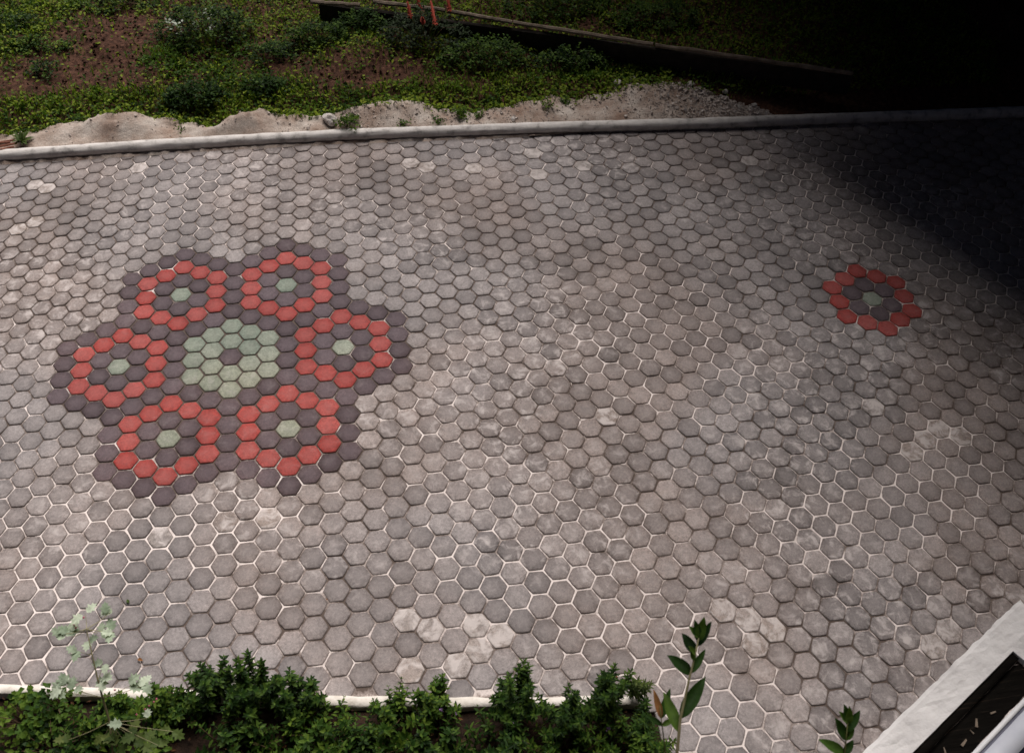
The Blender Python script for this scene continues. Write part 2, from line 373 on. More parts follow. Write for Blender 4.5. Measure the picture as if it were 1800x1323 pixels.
def cell_matrix(a, b):
    x, y = cell_xy(a, b); p = drift(x, y); e = 0.02
    dx = (drift(x+e, y)-drift(x-e, y))/(2*e); dy = (drift(x, y+e)-drift(x, y-e))/(2*e)
    z = rp.gauss(0, 0.0009)+patio_z(p.x, p.y)
    tl = Euler((rp.gauss(0, R(0.6)), rp.gauss(0, R(0.6)), rp.gauss(0, R(0.6)))).to_matrix()
    turn = rp.randrange(6)
    A = Matrix(((dx.x, dy.x, 0), (dx.y, dy.y, 0), (0, 0, 1)))
    sc = 0.985+0.025*rp.random()
    A = tl @ A @ Matrix.Rotation(R(60*turn), 3, 'Z') @ Matrix.Scale(sc, 3)
    Mx = A.to_4x4(); Mx.translation = (p.x, p.y, z); return Mx, p
cells = []
for a in range(-45, 60):
    for b in range(-22, 62):
        x, y = cell_xy(a, b)
        if not (-3.2 < x < 9.2 and -4.6 < y < 2.9): continue
        Mx, p = cell_matrix(a, b)
        k = lerp_poly(KERB, p.x); cut = []
        if p.y > k+0.05: continue
        if p.x < BED_X-0.02:
            e = lerp_poly(EDGE, p.x)
            if p.y < e-0.02: continue
            if p.y < e+0.10: cut.append(((p.x, e, 0), Vector((0.17, 1, 0)).normalized()))
        if p.y < lerp_poly(EDGE, BED_X)-0.02 and p.x < BED_X+0.09: cut.append(((BED_X, 0, 0), Vector((1, 0, 0))))
        s_, t_ = ledge_st(p)
        if t_ > 0.09 and s_ < LEDGE_LEN-0.08: continue
        if p.y < -4.2: continue
        cells.append((a, b, p, Mx, cut))

FILL = [(at(u, v), r_, a_) for u, v, r_, a_ in ((90, 960, 0.75, 0.55), (60, 1110, 0.6, 0.5), (230, 920, 0.5, 0.5), (430, 890, 0.45, 0.6), (340, 360, 0.5, 0.35), (120, 640, 0.35, 0.25), (760, 690, 0.5, 0.22), (860, 1000, 0.6, 0.5), (1000, 1080, 0.5, 0.4),
    (1010, 560, 0.6, 0.4), (1180, 560, 0.6, 0.5), (1080, 450, 0.45, 0.3), (1380, 640, 0.5, 0.35), (1280, 1250, 0.6, 0.55), (1420, 930, 0.55, 0.55), (1600, 900, 0.6, 0.5), (1700, 840, 0.5, 0.3), (1480, 330, 0.7, 1.1), (1640, 400, 0.7, 1.1),
    (1760, 480, 0.6, 1.0), (880, 250, 0.6, 0.2), (300, 290, 0.7, 0.2), (1180, 1150, 0.5, 0.4))]
BARE = [(at(u, v), r_, a_) for u, v, r_, a_ in ((400, 630, 1.1, 1.0), (950, 400, 0.9, 0.3), (1450, 1150, 0.45, 0.4), (150, 420, 0.7, 0.25), (1300, 450, 0.4, 0.3), (700, 900, 0.35, 0.25), (1350, 800, 0.4, 0.1))]
def fill(x, y):
    p = Vector((x, y, 0))
    f = 0.36+0.22*fbm(x, y, 1.1, 21.0, 2)+0.55*fbm(x, y, 8.0, 22.0, 2)
    for c_, r_, a_ in FILL: f += 0.55*a_*math.exp(-(p-c_).length_squared/(r_*r_*0.6))
    for c_, r_, a_ in BARE: f -= 0.7*a_*math.exp(-(p-c_).length_squared/(r_*r_*0.6))
    return max(0.0, min(1.0, f))
PX0, PX1 = -3.1, 9.1; NX = 360; rows = 210; fv = []; vs = []; fs = []
def patio_front(x):
    return lerp_poly(EDGE, x)-0.01 if x < BED_X+0.004 else -4.3
cols = [PX0+(PX1-PX0)*i/NX for i in range(NX+1)]
cols = sorted(cols+[BED_X+0.004, BED_X+0.0045])
for x in cols:
    y0, y1 = patio_front(x), lerp_poly(KERB, x)
    for j in range(rows+1):
        y = y0+(y1-y0)*j/rows; f = fill(x, y); fv.append(f); vs.append((x, y, -0.0080+0.0018*sstep(0.35, 0.8, f)+patio_z(x, y)))
w = rows+1
for i in range(len(cols)-1):
    for j in range(rows): fs.append((i*w+j, (i+1)*w+j, (i+1)*w+j+1, i*w+j+1))
nt_ = len(vs); front = [i*w for i in range(len(cols))]
vs += [(vs[k][0], vs[k][1], -0.4) for k in front]; fv += [0.0]*len(front)
for i in range(len(cols)-1): fs.append((front[i], nt_+i, nt_+i+1, front[i+1]))
base_mb = MB(); base_mb.add(vs, fs)
patio = base_mb.build('patio', M['joint'], smooth=True)
a_ = patio.data.attributes.new('fill', 'FLOAT', 'POINT'); a_.data.foreach_set('value', fv)
tag(patio, kind='structure')

def in_view(p):
    d = CROT.transposed() @ (p-CAM)
    u, v = 900+FPX*d.x/-d.z, 661.5-FPX*d.y/-d.z
    return -25 < u < 1825 and -20 < v < 1345
NAME = {'red': 'red_paver', 'green': 'green_paver', 'dark': 'charcoal_paver'}
grays = []
def cut_mesh(me, Mx, cuts):
    bm = bmesh.new(); bm.from_mesh(me); inv = Mx.inverted()
    for co, no in cuts:
        c_ = inv @ Vector(co); n_ = (Mx.to_3x3().transposed() @ no).normalized()
        bmesh.ops.bisect_plane(bm, geom=bm.verts[:]+bm.edges[:]+bm.faces[:], plane_co=c_, plane_no=n_, clear_inner=True)
    r_ = bpy.data.meshes.new('hexagon_cut'); bm.to_mesh(r_); bm.free(); r_.materials.append(me.materials[0]); return r_
for a, b, p, Mx, cut in cells:
    k = COLOUR.get((a, b))
    if k:
        o = link(NAME[k], HEXM[k], patio); o.matrix_world = Mx
    else:
        pale = any((q-p).length < 0.078 for q in PALE)
        grays.append(((p-CAM).length if in_view(p) else 1e3, 'pale' if pale else 'gray', Mx, cut))
grays.sort(key=lambda g_: g_[0])
for d, k, Mx, cut in grays[:300]:
    me = HEXM[k]
    if cut: me = cut_mesh(me, Mx, cut)
    if len(me.polygons) == 0: continue
    o = link('gray_paver', me, patio); o.matrix_world = Mx
mb = MB(); edges = []
for d, k, Mx, cut in grays[300:]:
    me = HEXM[k]
    if cut: me = cut_mesh(me, Mx, cut)
    if len(me.vertices) == 0: continue
    mb.add([Mx @ v.co for v in me.vertices], [tuple(f.vertices) for f in me.polygons], 1 if k == 'pale' else 0)
    at_ = me.attributes.get('edge')
    edges += [d_.value for d_ in at_.data]
o = mb.build('gray_pavers', [M['gray'], M['pale']], patio, smooth=True); tag(o, kind='stuff')
a_ = o.data.attributes.new('edge', 'FLOAT', 'POINT'); a_.data.foreach_set('value', edges)

# ------------------------------------------------------------------ kerb, edging, ledge
def sweep(name, pts, prof, mat_, jit=0.0, parent=None, seed=0):
    """profile (offset across, z) swept along a polyline, with hand-made unevenness"""
    vs = []; fs = []; m_ = len(prof)
    for i, p in enumerate(pts):
        t_ = (Vector(pts[min(i+1, len(pts)-1)])-Vector(pts[max(i-1, 0)])).normalized(); nrm = Vector((-t_.y, t_.x))
        for k, (o_, z_) in enumerate(prof):
            q = Vector(p)+nrm*(o_+jit*fbm(p[0], k*0.7, 5, seed, 3)); vs.append((q.x, q.y, z_+jit*0.7*fbm(p[0], k*0.9+4, 6, seed+3, 3)))
    for i in range(len(pts)-1):
        for k in range(m_-1): fs.append((i*m_+k, (i+1)*m_+k, (i+1)*m_+k+1, i*m_+k+1))
    fs.append(tuple(range(m_))); fs.append(tuple(range((len(pts)-1)*m_, len(pts)*m_))[::-1])
    mb = MB(); mb.add(vs, fs); o = mb.build(name, mat_, parent, smooth=True)
    bm = bmesh.new(); bm.from_mesh(o.data); bmesh.ops.recalc_face_normals(bm, faces=bm.faces); bm.to_mesh(o.data); bm.free()
    return o
kpts = [(-3.6+i*0.06, 0) for i in range(215)]
kpts = [(x, (lerp_poly(KERB, x-0.3)+2*lerp_poly(KERB, x)+lerp_poly(KERB, x+0.3))/4+0.010) for x, y in kpts]
prof = [(-0.020, -0.1), (-0.026, -0.004)]+[(0.048*math.cos(R(a_)), 0.040+0.044*math.sin(R(a_))) for a_ in range(225, -46, -15)]+[(0.026, -0.004), (0.020, -0.1)]
kerb = sweep('kerb', kpts, prof, M['kerb'], 0.006)
tag(kerb, 'long half-round pale concrete kerb between the paving and the sand', 'kerb')

epts = [(-3.2+i*0.05, lerp_poly(EDGE, -3.2+i*0.05)) for i in range(int((BED_X+3.2)/0.05)+1)]
prof = [(-0.052, -0.2), (-0.052, 0.000), (-0.047, 0.012), (-0.006, 0.013), (0.002, 0.004), (0.002, -0.2)]
o = sweep('edging_strip', epts, prof, M['edging'], 0.012, seed=5)
tag(o, 'low cream concrete edging strip between the paving and the front shrubs', 'edging')

LZ = 0.035
P_T0, P_T1 = ledge_st(at(1603, 1323, 0.0))[1], ledge_st(at(1706, 1323, 0.0))[1]
P_S = ledge_st(at(1774, 1146, 0.0))[0]
def slab(name, s0, s1, t0, t1, z0, z1, mat_, parent, rough=0.0, n_s=40, n_t=8, seed=0, bev=0.012):
    """flat block in the ledge's frame with softened uneven rim"""
    vs = []; fs = []
    for j in range(n_t+1):
        for i in range(n_s+1):
            s_ = s0+(s1-s0)*i/n_s; t_ = t0+(t1-t0)*j/n_t
            e = min(s_-s0, s1-s_, t_-t0, t1-t_)
            if e < 1e-6:
                s_ += rough*fbm(s_, t_, 7, seed, 4)*0.6; t_ += rough*fbm(s_, t_, 7, seed+5, 4)*0.6
            z = z1-(bev if e < 1e-6 else 0)+rough*0.35*fbm(s_, t_, 9, seed+9)
            vs.append(ledge_pt(s_, t_, z))
    w = n_s+1
    for j in range(n_t):
        for i in range(n_s): fs.append((j*w+i, j*w+i+1, (j+1)*w+i+1, (j+1)*w+i))
    rim = [i for i in range(n_s)]+[j*w+n_s for j in range(n_t)]+[n_t*w+n_s-i for i in range(n_s)]+[(n_t-j)*w for j in range(n_t)]
    o0 = len(vs); vs += [(vs[r_][0], vs[r_][1], z0) for r_ in rim]
    for k in range(len(rim)):
        k2 = (k+1) % len(rim); fs.append((rim[k], o0+k, o0+k2, rim[k2]))
    mb = MB(); mb.add(vs, fs); o = mb.build(name, mat_, None, smooth=True)
    bm = bmesh.new(); bm.from_mesh(o.data); bmesh.ops.recalc_face_normals(bm, faces=bm.faces); bm.to_mesh(o.data); bm.free()
    if parent:
        o.parent = parent; o.matrix_parent_inverse = Matrix.Translation(parent.location).inverted()
    return o
def ell():
    ss = [-1.3+(P_S+1.3)*i/56 for i in range(57)]+[P_S+(LEDGE_LEN-P_S)*i/10 for i in range(1, 11)]
    ts = [P_T0*i/8 for i in range(9)]+[P_T0+(1.3-P_T0)*i/40 for i in range(1, 41)]
    bm = bmesh.new(); V = {}
    for i, s_ in enumerate(ss):
        for j, t_ in enumerate(ts):
            if i < 56 and j > 8: continue
            z = LZ+0.007*fbm(s_, t_, 9, 9.0)+0.004*fbm(s_, t_, 30, 9.5); rim = i == 66 or j == 0 or i == 0 or j == 48
            if rim:
                z -= 0.010; q = ledge_pt(s_+(0.016*fbm(s_, t_, 8, 1.0) if i == 66 else 0), t_+(0.007*fbm(s_, t_, 8, 2.0)+0.008*fbm(s_, t_, 26, 3.0) if j == 0 else 0), z)
            else: q = ledge_pt(s_, t_, z)
            V[i, j] = bm.verts.new(q)
    for i in range(66):
        for j in range(48):
            k = [(i, j), (i+1, j), (i+1, j+1), (i, j+1)]
            if all(c_ in V for c_ in k): bm.faces.new([V[c_] for c_ in k])
    be = [e for e in bm.edges if e.is_boundary]
    r_ = bmesh.ops.extrude_edge_only(bm, edges=be)
    for v_ in r_['geom']:
        if isinstance(v_, bmesh.types.BMVert): v_.co.z = -0.3
    bmesh.ops.recalc_face_normals(bm, faces=bm.faces)
    me = bpy.data.meshes.new('concrete_ledge'); bm.to_mesh(me); bm.free(); me.materials.append(M['ledge'])
    o = link('concrete_ledge', me); return o
ledge = ell()
tag(ledge, 'rough whitish concrete ledge cutting across the lower right corner of the paving', 'ledge')

plank = empty('timber_sill', ledge_pt(0.4, (P_T0+P_T1)/2)); plank.location.z = 0
tag(plank, 'black weathered timber set in the concrete ledge', 'timber')
def in_ledge(o, parent):
    o.parent = parent; o.matrix_parent_inverse = Matrix.Translation(parent.location).inverted()
w_ = P_T1-P_T0
slab('beam', -1.3, P_S-0.004, P_T0+0.052, P_T1-0.002, -0.25, LZ-0.035, M['black_wood'], plank, 0.007, 60, 6, 11, 0.006)
slab('edge_board', -1.3, P_S-0.004, P_T0+0.004, P_T0+0.048, -0.25, LZ-0.010, M['black_wood'], plank, 0.006, 60, 3, 21, 0.006)

sill = empty('window_sill', ledge_pt(0.4, P_T1+0.1)); sill.location.z = 0
tag(sill, 'white painted sill strip with grey groove at the lower right corner', 'sill')
tg = ledge_st(at(1721, 1323, 0.06))[1]; tg2 = ledge_st(at(1729, 1323, 0.06))[1]; tn = ledge_st(at(1790, 1323, 0.06))[1]
slab('white_strip', -1.3, P_S-0.004, P_T1+0.002, tg, -0.25, 0.06, M['white_paint'], sill, 0.0, 20, 2, 1, 0.002)
slab('groove', -1.3, P_S-0.004, tg+0.001, tg2, -0.25, 0.045, M['groove'], sill, 0.0, 20, 2, 1, 0.001)
slab('panel', -1.3, P_S-0.004, tg2+0.001, tn, -0.25, 0.058, M['grey_panel'], sill, 0.0, 20, 2, 1, 0.002)
slab('base_strip', -1.3, P_S-0.004, tn+0.001, tn+0.4, -0.25, 0.03, M['navy'], sill, 0.0, 20, 2, 1, 0.002)

# ------------------------------------------------------------------ leaves and plants
def leaf(mb, base, dirv, up, ln, wd, droop=0.2, fold=0.25, mi=0, rnd=None):
    """pointed oval leaf folded along its midrib"""
    d = dirv.normalized(); s_ = d.cross(up)
    s_ = s_.normalized() if s_.length > 1e-4 else d.orthogonal().normalized(); n_ = s_.cross(d).normalized()
    def P(t_, w): return base+d*(ln*t_)+s_*(wd*w)+n_*(abs(w)*wd*fold-droop*ln*t_*t_)
    vs = [P(0, 0), P(0.32, 0.5), P(0.7, 0.36), P(1, 0), P(0.7, -0.36), P(0.32, -0.5), P(0.36, 0), P(0.72, 0)]
    mb.add(vs, [(0, 6, 1), (6, 7, 2, 1), (7, 3, 2), (0, 5, 6), (6, 5, 4, 7), (7, 4, 3)], mi, rnd)
def leaf_s(mb, base, dirv, up, ln, wd, mi=0, rnd=None):
    d = dirv.normalized(); s_ = d.cross(up)
    s_ = s_.normalized() if s_.length > 1e-4 else d.orthogonal().normalized(); n_ = s_.cross(d)
    mb.add([base, base+d*ln*0.5+s_*wd*0.5+n_*wd*0.1, base+d*ln-n_*ln*0.12, base+d*ln*0.5-s_*wd*0.5+n_*wd*0.1], [(0, 1, 2), (0, 2, 3)], mi, rnd)
def rdir(el0, el1, az=None):
    a_ = random.uniform(0, 2*math.pi) if az is None else az; e = R(random.uniform(el0, el1))
    return Vector((math.cos(a_)*math.cos(e), math.sin(a_)*math.cos(e), math.sin(e)))
UP = Vector((0, 0, 1))

def whorl_shrub(name, label, base, height, spread, shoots, lf, wd, mat_, group, stem='stem_brown', lean=Vector((0, 0, 0)), flowers=0, fl_mat='flower_purple', den=1.0, cat='shrub'):
    """bushy plant of upright shoots that carry whorls of small leaves"""
    root = empty(name, base); tag(root, label, cat, group)
    st = MB(); fo = MB(); tops = []
    for i in range(shoots):
        az = random.uniform(0, 2*math.pi); q = math.sqrt(random.random())
        h = height*(1.0-0.34*q*q)*random.uniform(0.55, 1.10)
        top = Vector((math.cos(az)*q*spread, math.sin(az)*q*spread, h))+lean*h+Vector((random.gauss(0, .015), random.gauss(0, .015), 0))
        b0 = Vector((math.cos(az)*q*spread*0.35, math.sin(az)*q*spread*0.35, 0))
        mid = b0.lerp(top, 0.5)+Vector((0, 0, h*0.08)); pts = [b0, mid, top]
        st.tube(pts, [0.004, 0.003, 0.0015], 4)
        nw = max(5, int(h*0.75/(lf*0.42)*den)); ph = random.uniform(0, 6)
        for w in range(nw):
            t_ = 0.25+0.75*w/(nw-1)
            p = b0.lerp(mid, t_*2) if t_ < 0.5 else mid.lerp(top, t_*2-1)
            axis = ((mid-b0) if t_ < 0.5 else (top-mid)).normalized()
            ll = lf*(0.75+0.4*math.sin(math.pi*min(1, t_*0.9)))*(0.55 if w >= nw-1 else 1)*random.uniform(0.8, 1.2)
            ph += R(52); k = 4 if t_ > 0.55 else 3
            for j in range(k):
                w_a = ph+j*2*math.pi/k+random.gauss(0, .2)
                side = axis.orthogonal().normalized(); side = Matrix.Rotation(w_a, 3, axis) @ side
                lift = 0.9 if t_ > 0.93 else random.uniform(0.15, 0.6)
                leaf(fo, p, side+axis*lift, axis, ll, ll*wd, random.uniform(0.05, 0.3), 0.2)
        tops.append(top)
    st.build('stem', M[stem], root)
    o = fo.build('foliage', M[mat_], root); tag(o, kind='stuff')
    for i in range(flowers):
        fm = MB(); p = random.choice(tops)+Vector((random.gauss(0, .03), random.gauss(0, .03), random.uniform(-0.10, 0.0)))
        for k in range(7): leaf_s(fm, p+Vector((0, 0, 0.004*k)), rdir(0, 60), UP, 0.013, 0.010)
        fm.build('flower', M[fl_mat], root)
    return root

def rosette(name, label, base, n_, ln, wd, mat_, group=None, el=(15, 60), cat='weed'):
    root = empty(name, base); tag(root, label, cat, group)
    for i in range(n_):
        mb = MB(); leaf(mb, Vector((0, 0, 0.004)), rdir(*el, az=i*2.4+random.gauss(0, .3)), UP, ln*random.uniform(0.6, 1.1), wd*random.uniform(0.8, 1.1), 0.35, 0.3)
        mb.build('leaf', M[mat_], root)
    return root

def clump(name, label, base, rx, ry, h, n_, ln, wd, mat_, group=None, cat='plant', stems=10, stem='stem_brown', shell=0.5, extra=None):
    """loose mound of leaves on thin stems"""
    root = empty(name, base); tag(root, label, cat, group)
    st = MB(); fo = MB()
    for i in range(stems):
        a_ = random.uniform(0, 6.28); q = random.random()
        st.tube([(0.2*rx*math.cos(a_)*q, 0.2*ry*math.sin(a_)*q, -0.02), (0.6*rx*math.cos(a_)*q, 0.6*ry*math.sin(a_)*q, h*0.5), (rx*math.cos(a_)*q, ry*math.sin(a_)*q, h*(1-0.5*q*q)*0.95)], [0.004, 0.003, 0.0015], 4)
    sprigs = []
    for i in range(max(6, n_//14)):
        a_ = random.uniform(0, 6.28); q = math.sqrt(random.random()); zt = 1-0.75*q*q
        rr = random.uniform(shell, 1.0)
        sprigs.append((Vector((rx*q*math.cos(a_), ry*q*math.sin(a_), h*zt*rr*random.uniform(0.75, 1.15))), random.random()))
    for i in range(n_):
        c_, r_ = random.choice(sprigs); sp = ln*1.3
        p = c_+Vector((random.gauss(0, sp*0.6), random.gauss(0, sp*0.6), random.gauss(0, sp*0.4)))
        p.z = max(0.005, p.z)
        leaf_s(fo, p, rdir(-20, 55), UP, ln*random.uniform(0.6, 1.2), wd*random.uniform(0.7, 1.2), 0, min(1, max(0, r_*0.6+random.random()*0.4)))
    st.build('stem', M[stem], root)
    o = fo.build('foliage', M[mat_], root); tag(o, kind='stuff')
    if extra: extra(root)
    return root

# --- front bed
BZ = -0.04
def bed_plant(u, v, ztop):                       # the plant's foot under its top seen at a pixel
    p = at(u, v, ztop); return Vector((p.x, p.y, BZ)), ztop-BZ
G1 = 'shrubs in the front bed'
specs = [ # u, v of crown centre-top, top height, spread, shoots, leaf, width, material, label
 (165, 1255, 0.16, 0.12, 26, 0.030, 0.50, 'leaf_mid', 'low green shrub under the pale lobed stem at the left of the bed'),
 (205, 1228, 0.18, 0.10, 24, 0.030, 0.50, 'leaf_mid', 'green shrub partly hiding the left edging beside the pale stem'),
 (150, 1310, 0.14, 0.17, 34, 0.032, 0.50, 'leaf_dark', 'dark shrub at the bottom edge left of the pale stem'),
 (275, 1225, 0.22, 0.13, 26, 0.030, 0.50, 'leaf_mid', 'bushy green shrub just right of the pale lobed plant in the front bed'),
 (355, 1195, 0.30, 0.15, 34, 0.030, 0.45, 'leaf_dark', 'dark whorled shrub left of the one that climbs highest over the paving'),
 (430, 1185, 0.34, 0.15, 34, 0.030, 0.45, 'leaf_dark', 'dark whorled shrub rising over the edging below the mosaic flower'),
 (505, 1200, 0.30, 0.13, 30, 0.030, 0.45, 'leaf_dark', 'dark whorled shrub just left of the bare cream stretch of edging'),
 (575, 1265, 0.15, 0.17, 34, 0.030, 0.45, 'leaf_mid', 'low green shrub directly below the bare cream stretch of edging'),
 (690, 1250, 0.18, 0.16, 34, 0.030, 0.45, 'leaf_mid', 'green shrub whose shoots stand against the cream edging, left of the purple flowers'),
 (770, 1225, 0.22, 0.13, 28, 0.028, 0.45, 'leaf_mid', 'green shrub with small purple flowers against the cream edging'),
 (915, 1200, 0.34, 0.15, 38, 0.028, 0.36, 'leaf_dark', 'tall dark conical shrub with two pointed tops at the right of the edging'),
 (1000, 1235, 0.30, 0.15, 34, 0.028, 0.34, 'leaf_dark', 'dark fine-leaved shrub covering the right end of the edging'),
 (1085, 1195, 0.40, 0.11, 26, 0.028, 0.34, 'leaf_dark', 'upright dark shrub with thin shoots beside the feathery light green plant'),
 (400, 1290, 0.20, 0.22, 44, 0.034, 0.45, 'leaf_dark', 'dark shrub at the bottom edge below the whorled shrubs'),
 (520, 1300, 0.18, 0.20, 40, 0.034, 0.45, 'leaf_mid', 'green shrub at the bottom edge left of centre'),
 (640, 1310, 0.16, 0.20, 40, 0.032, 0.45, 'leaf_dark', 'dark shrub at the bottom edge below the bare cream edging'),
 (760, 1300, 0.16, 0.20, 40, 0.032, 0.45, 'leaf_dark', 'dark shrub at the bottom edge under the purple flowered shrub'),
 (880, 1295, 0.18, 0.20, 40, 0.032, 0.40, 'leaf_dark', 'dark shrub at the bottom edge under the conical shrub'),
 (1000, 1305, 0.18, 0.20, 40, 0.030, 0.36, 'leaf_mid', 'green shrub at the bottom edge under the fine-leaved shrub'),
 (1105, 1290, 0.22, 0.16, 36, 0.030, 0.34, 'leaf_mid', 'green shrub at the bottom edge beside the tall big-leaved stem'),
 (1135, 1250, 0.26, 0.10, 22, 0.030, 0.34, 'leaf_dark', 'loose dark shrub filling the bed corner left of the tall big-leaved stem'),
 (1150, 1305, 0.22, 0.10, 24, 0.030, 0.34, 'leaf_mid', 'small green shrub at the bottom edge right against the foot of the tall stem'),
]
for u, v, zt, sp, ns, lf, wd, mt, lb in specs:
    bpt, h = bed_plant(u, v, zt)
    whorl_shrub('shrub', lb, bpt, h, sp*1.15, int(ns*0.72), lf*1.18, wd, mt, G1, den=0.85, flowers=5 if 'purple flowers against' in lb else (2 if u in (915, 880, 1105) else 0))
bpt, h = bed_plant(1135, 1160, 0.46)
whorl_shrub('feathery_plant', 'feathery light green plant standing over the paving left of the tall dark stem', bpt, h, 0.05, 5, 0.034, 0.22, 'leaf_bright', None, 'stem', cat='plant')
for u, v, zt, rx, n_, mt, lb in ((30, 1245, 0.18, 0.15, 330, 'leaf_mid', 'round-leaved green plant at the lower left corner of the bed'),
                              (75, 1300, 0.14, 0.16, 320, 'leaf_dark', 'dark round-leaved plant at the bottom left below the edging'),
                              (85, 1215, 0.20, 0.09, 150, 'leaf_dark', 'small dark round-leaved plant leaning over the left end of the edging'),
                              (255, 1290, 0.15, 0.12, 200, 'leaf_mid', 'leafy green plant at the bottom right of the pale stem')):
    bpt, h = bed_plant(u, v, zt)
    clump('round_leaved_plant', lb, bpt, rx, rx, h, n_, 0.034, 0.030, mt, 'round-leaved plants in the front bed')

mb = MB()
for i in range(2600):
    x = random.uniform(-2.2, BED_X-0.03); y = random.uniform(-4.2, lerp_poly(EDGE, x)-0.06)
    leaf_s(mb, Vector((x, y, -0.03+random.uniform(0, 0.035))), rdir(-25, 35), UP, random.uniform(0.012, 0.035), random.uniform(0.008, 0.018))
tag(mb.build('leaf_litter', M['litter']), 'brown leaf litter under the front shrubs', 'leaf litter', kind='stuff')
# --- pale lobed plant (arching pale stem, lobed leaves, pink lockets)
def lobed_mesh(name, mat_, ln):
    mb = MB(); vs = [Vector((0, 0, 0))]; out = [(0.05, -.06), (0.25, -.34), (0.34, -.22), (0.52, -.46), (0.60, -.20), (0.82, -.26), (0.80, -.10), (1.0, 0.0), (0.80, .10), (0.82, .26), (0.60, .20), (0.52, .46), (0.34, .22), (0.25, .34), (0.05, .06)]
    vs = [Vector((0.45*ln, 0, 0.0))]+[Vector((x*ln, y*ln, abs(y)*ln*0.22-0.15*x*x*ln)) for x, y in out]
    fs = [(0, i, i+1) for i in range(1, len(out))]+[(0, len(out), 1)]
    mb.add(vs, fs, 0, 0.0); me = mb.build(name, mat_); d = me.data; bpy.data.objects.remove(me); return d
LOB = lobed_mesh('lobed_leaf', M['leaf_blue'], 0.052); LOBG = lobed_mesh('lobed_leaf_green', M['leaf_bright'], 0.055)
def put_leaf(me, p, d, parent, sc=1.0, nm='leaf', stalk=None):
    o = link(nm, me, stalk or parent); q = d.to_track_quat('X', 'Z'); o.rotation_mode = 'QUATERNION'; o.rotation_quaternion = q
    o.location = p-parent.location; o.scale = (sc, sc, sc); return o
dz = [(205, 1400, 0.10), (193, 1268, 0.42), (180, 1225, 0.55), (172, 1195, 0.64), (162, 1150, 0.74), (152, 1105, 0.82)]
DP = [at(u, v, z) for u, v, z in dz]
root = empty('lobed_plant', (DP[0].x, DP[0].y, BZ)); tag(root, 'arching pale stem with pale lobed leaves and pink lockets over the lower left paving', 'plant')
mb = MB(); mb.tube([Vector((DP[0].x, DP[0].y, BZ))-root.location]+[p-root.location for p in DP], [0.006, 0.006, 0.0055, 0.005, 0.004, 0.003, 0.0015], 6); mb.build('stem', M['stem_pale'], root)
for u, v, z, n_, me in ((150, 1080, 0.84, 2, LOB), (195, 1075, 0.82, 3, LOB), (105, 1115, 0.78, 3, LOB), (125, 1120, 0.78, 3, LOB), (152, 1122, 0.76, 2, LOB), (172, 1112, 0.78, 2, LOB), (200, 1110, 0.78, 3, LOB), (142, 1145, 0.74, 2, LOB),
                     (180, 1165, 0.68, 2, LOB), (110, 1205, 0.58, 4, LOB), (95, 1212, 0.56, 2, LOB), (130, 1210, 0.58, 2, LOB), (180, 1195, 0.62, 3, LOB), (228, 1205, 0.58, 2, LOB), (250, 1205, 0.58, 3, LOB), (215, 1270, 0.44, 1, LOB), (258, 1262, 0.45, 1, LOB),
                     (185, 1290, 0.36, 2, LOBG), (205, 1300, 0.36, 2, LOBG), (120, 1300, 0.34, 2, LOBG), (235, 1285, 0.36, 4, LOBG), (250, 1305, 0.34, 3, LOBG), (305, 1285, 0.36, 2, LOBG), (280, 1310, 0.33, 2, LOBG), (225, 1310, 0.34, 2, LOBG)):
    c_ = at(u, v, z)
    near = min(DP, key=lambda p: (p-c_).length+0.15*abs(p.z+0.03-c_.z)); mb = MB(); mb.tube([near-root.location, (near.lerp(c_, 0.5)+Vector((0, 0, -0.01)))-root.location, c_-root.location], [0.002, 0.0016, 0.001], 4)
    sk = mb.build('leaf_stalk', M['stem_pale'], root)
    for k in range(n_): put_leaf(me, c_+Vector((random.gauss(0, .010), random.gauss(0, .010), random.gauss(0, .006))), rdir(-15, 35), root, random.uniform(1.0, 1.45), stalk=sk)
for u, v, z in ((133, 1103, 0.80), (130, 1097, 0.80), (147, 1085, 0.83), (275, 1228, 0.5), (270, 1233, 0.49), (262, 1240, 0.48), (255, 1246, 0.47), (240, 1255, 0.46), (202, 1212, 0.58)):
    mb = MB(); c_ = at(u, v, z)-root.location
    mb.add([c_+Vector((0, 0, .008)), c_+Vector((.006, 0, .002)), c_+Vector((0, .006, .002)), c_+Vector((-.006, 0, .002)), c_+Vector((0, -.006, .002)), c_+Vector((0, 0, -.011))], [(0, 1, 2), (0, 2, 3), (0, 3, 4), (0, 4, 1), (5, 2, 1), (5, 3, 2), (5, 4, 3), (5, 1, 4)])
    mb.build('flower', M['flower_pink'], root)

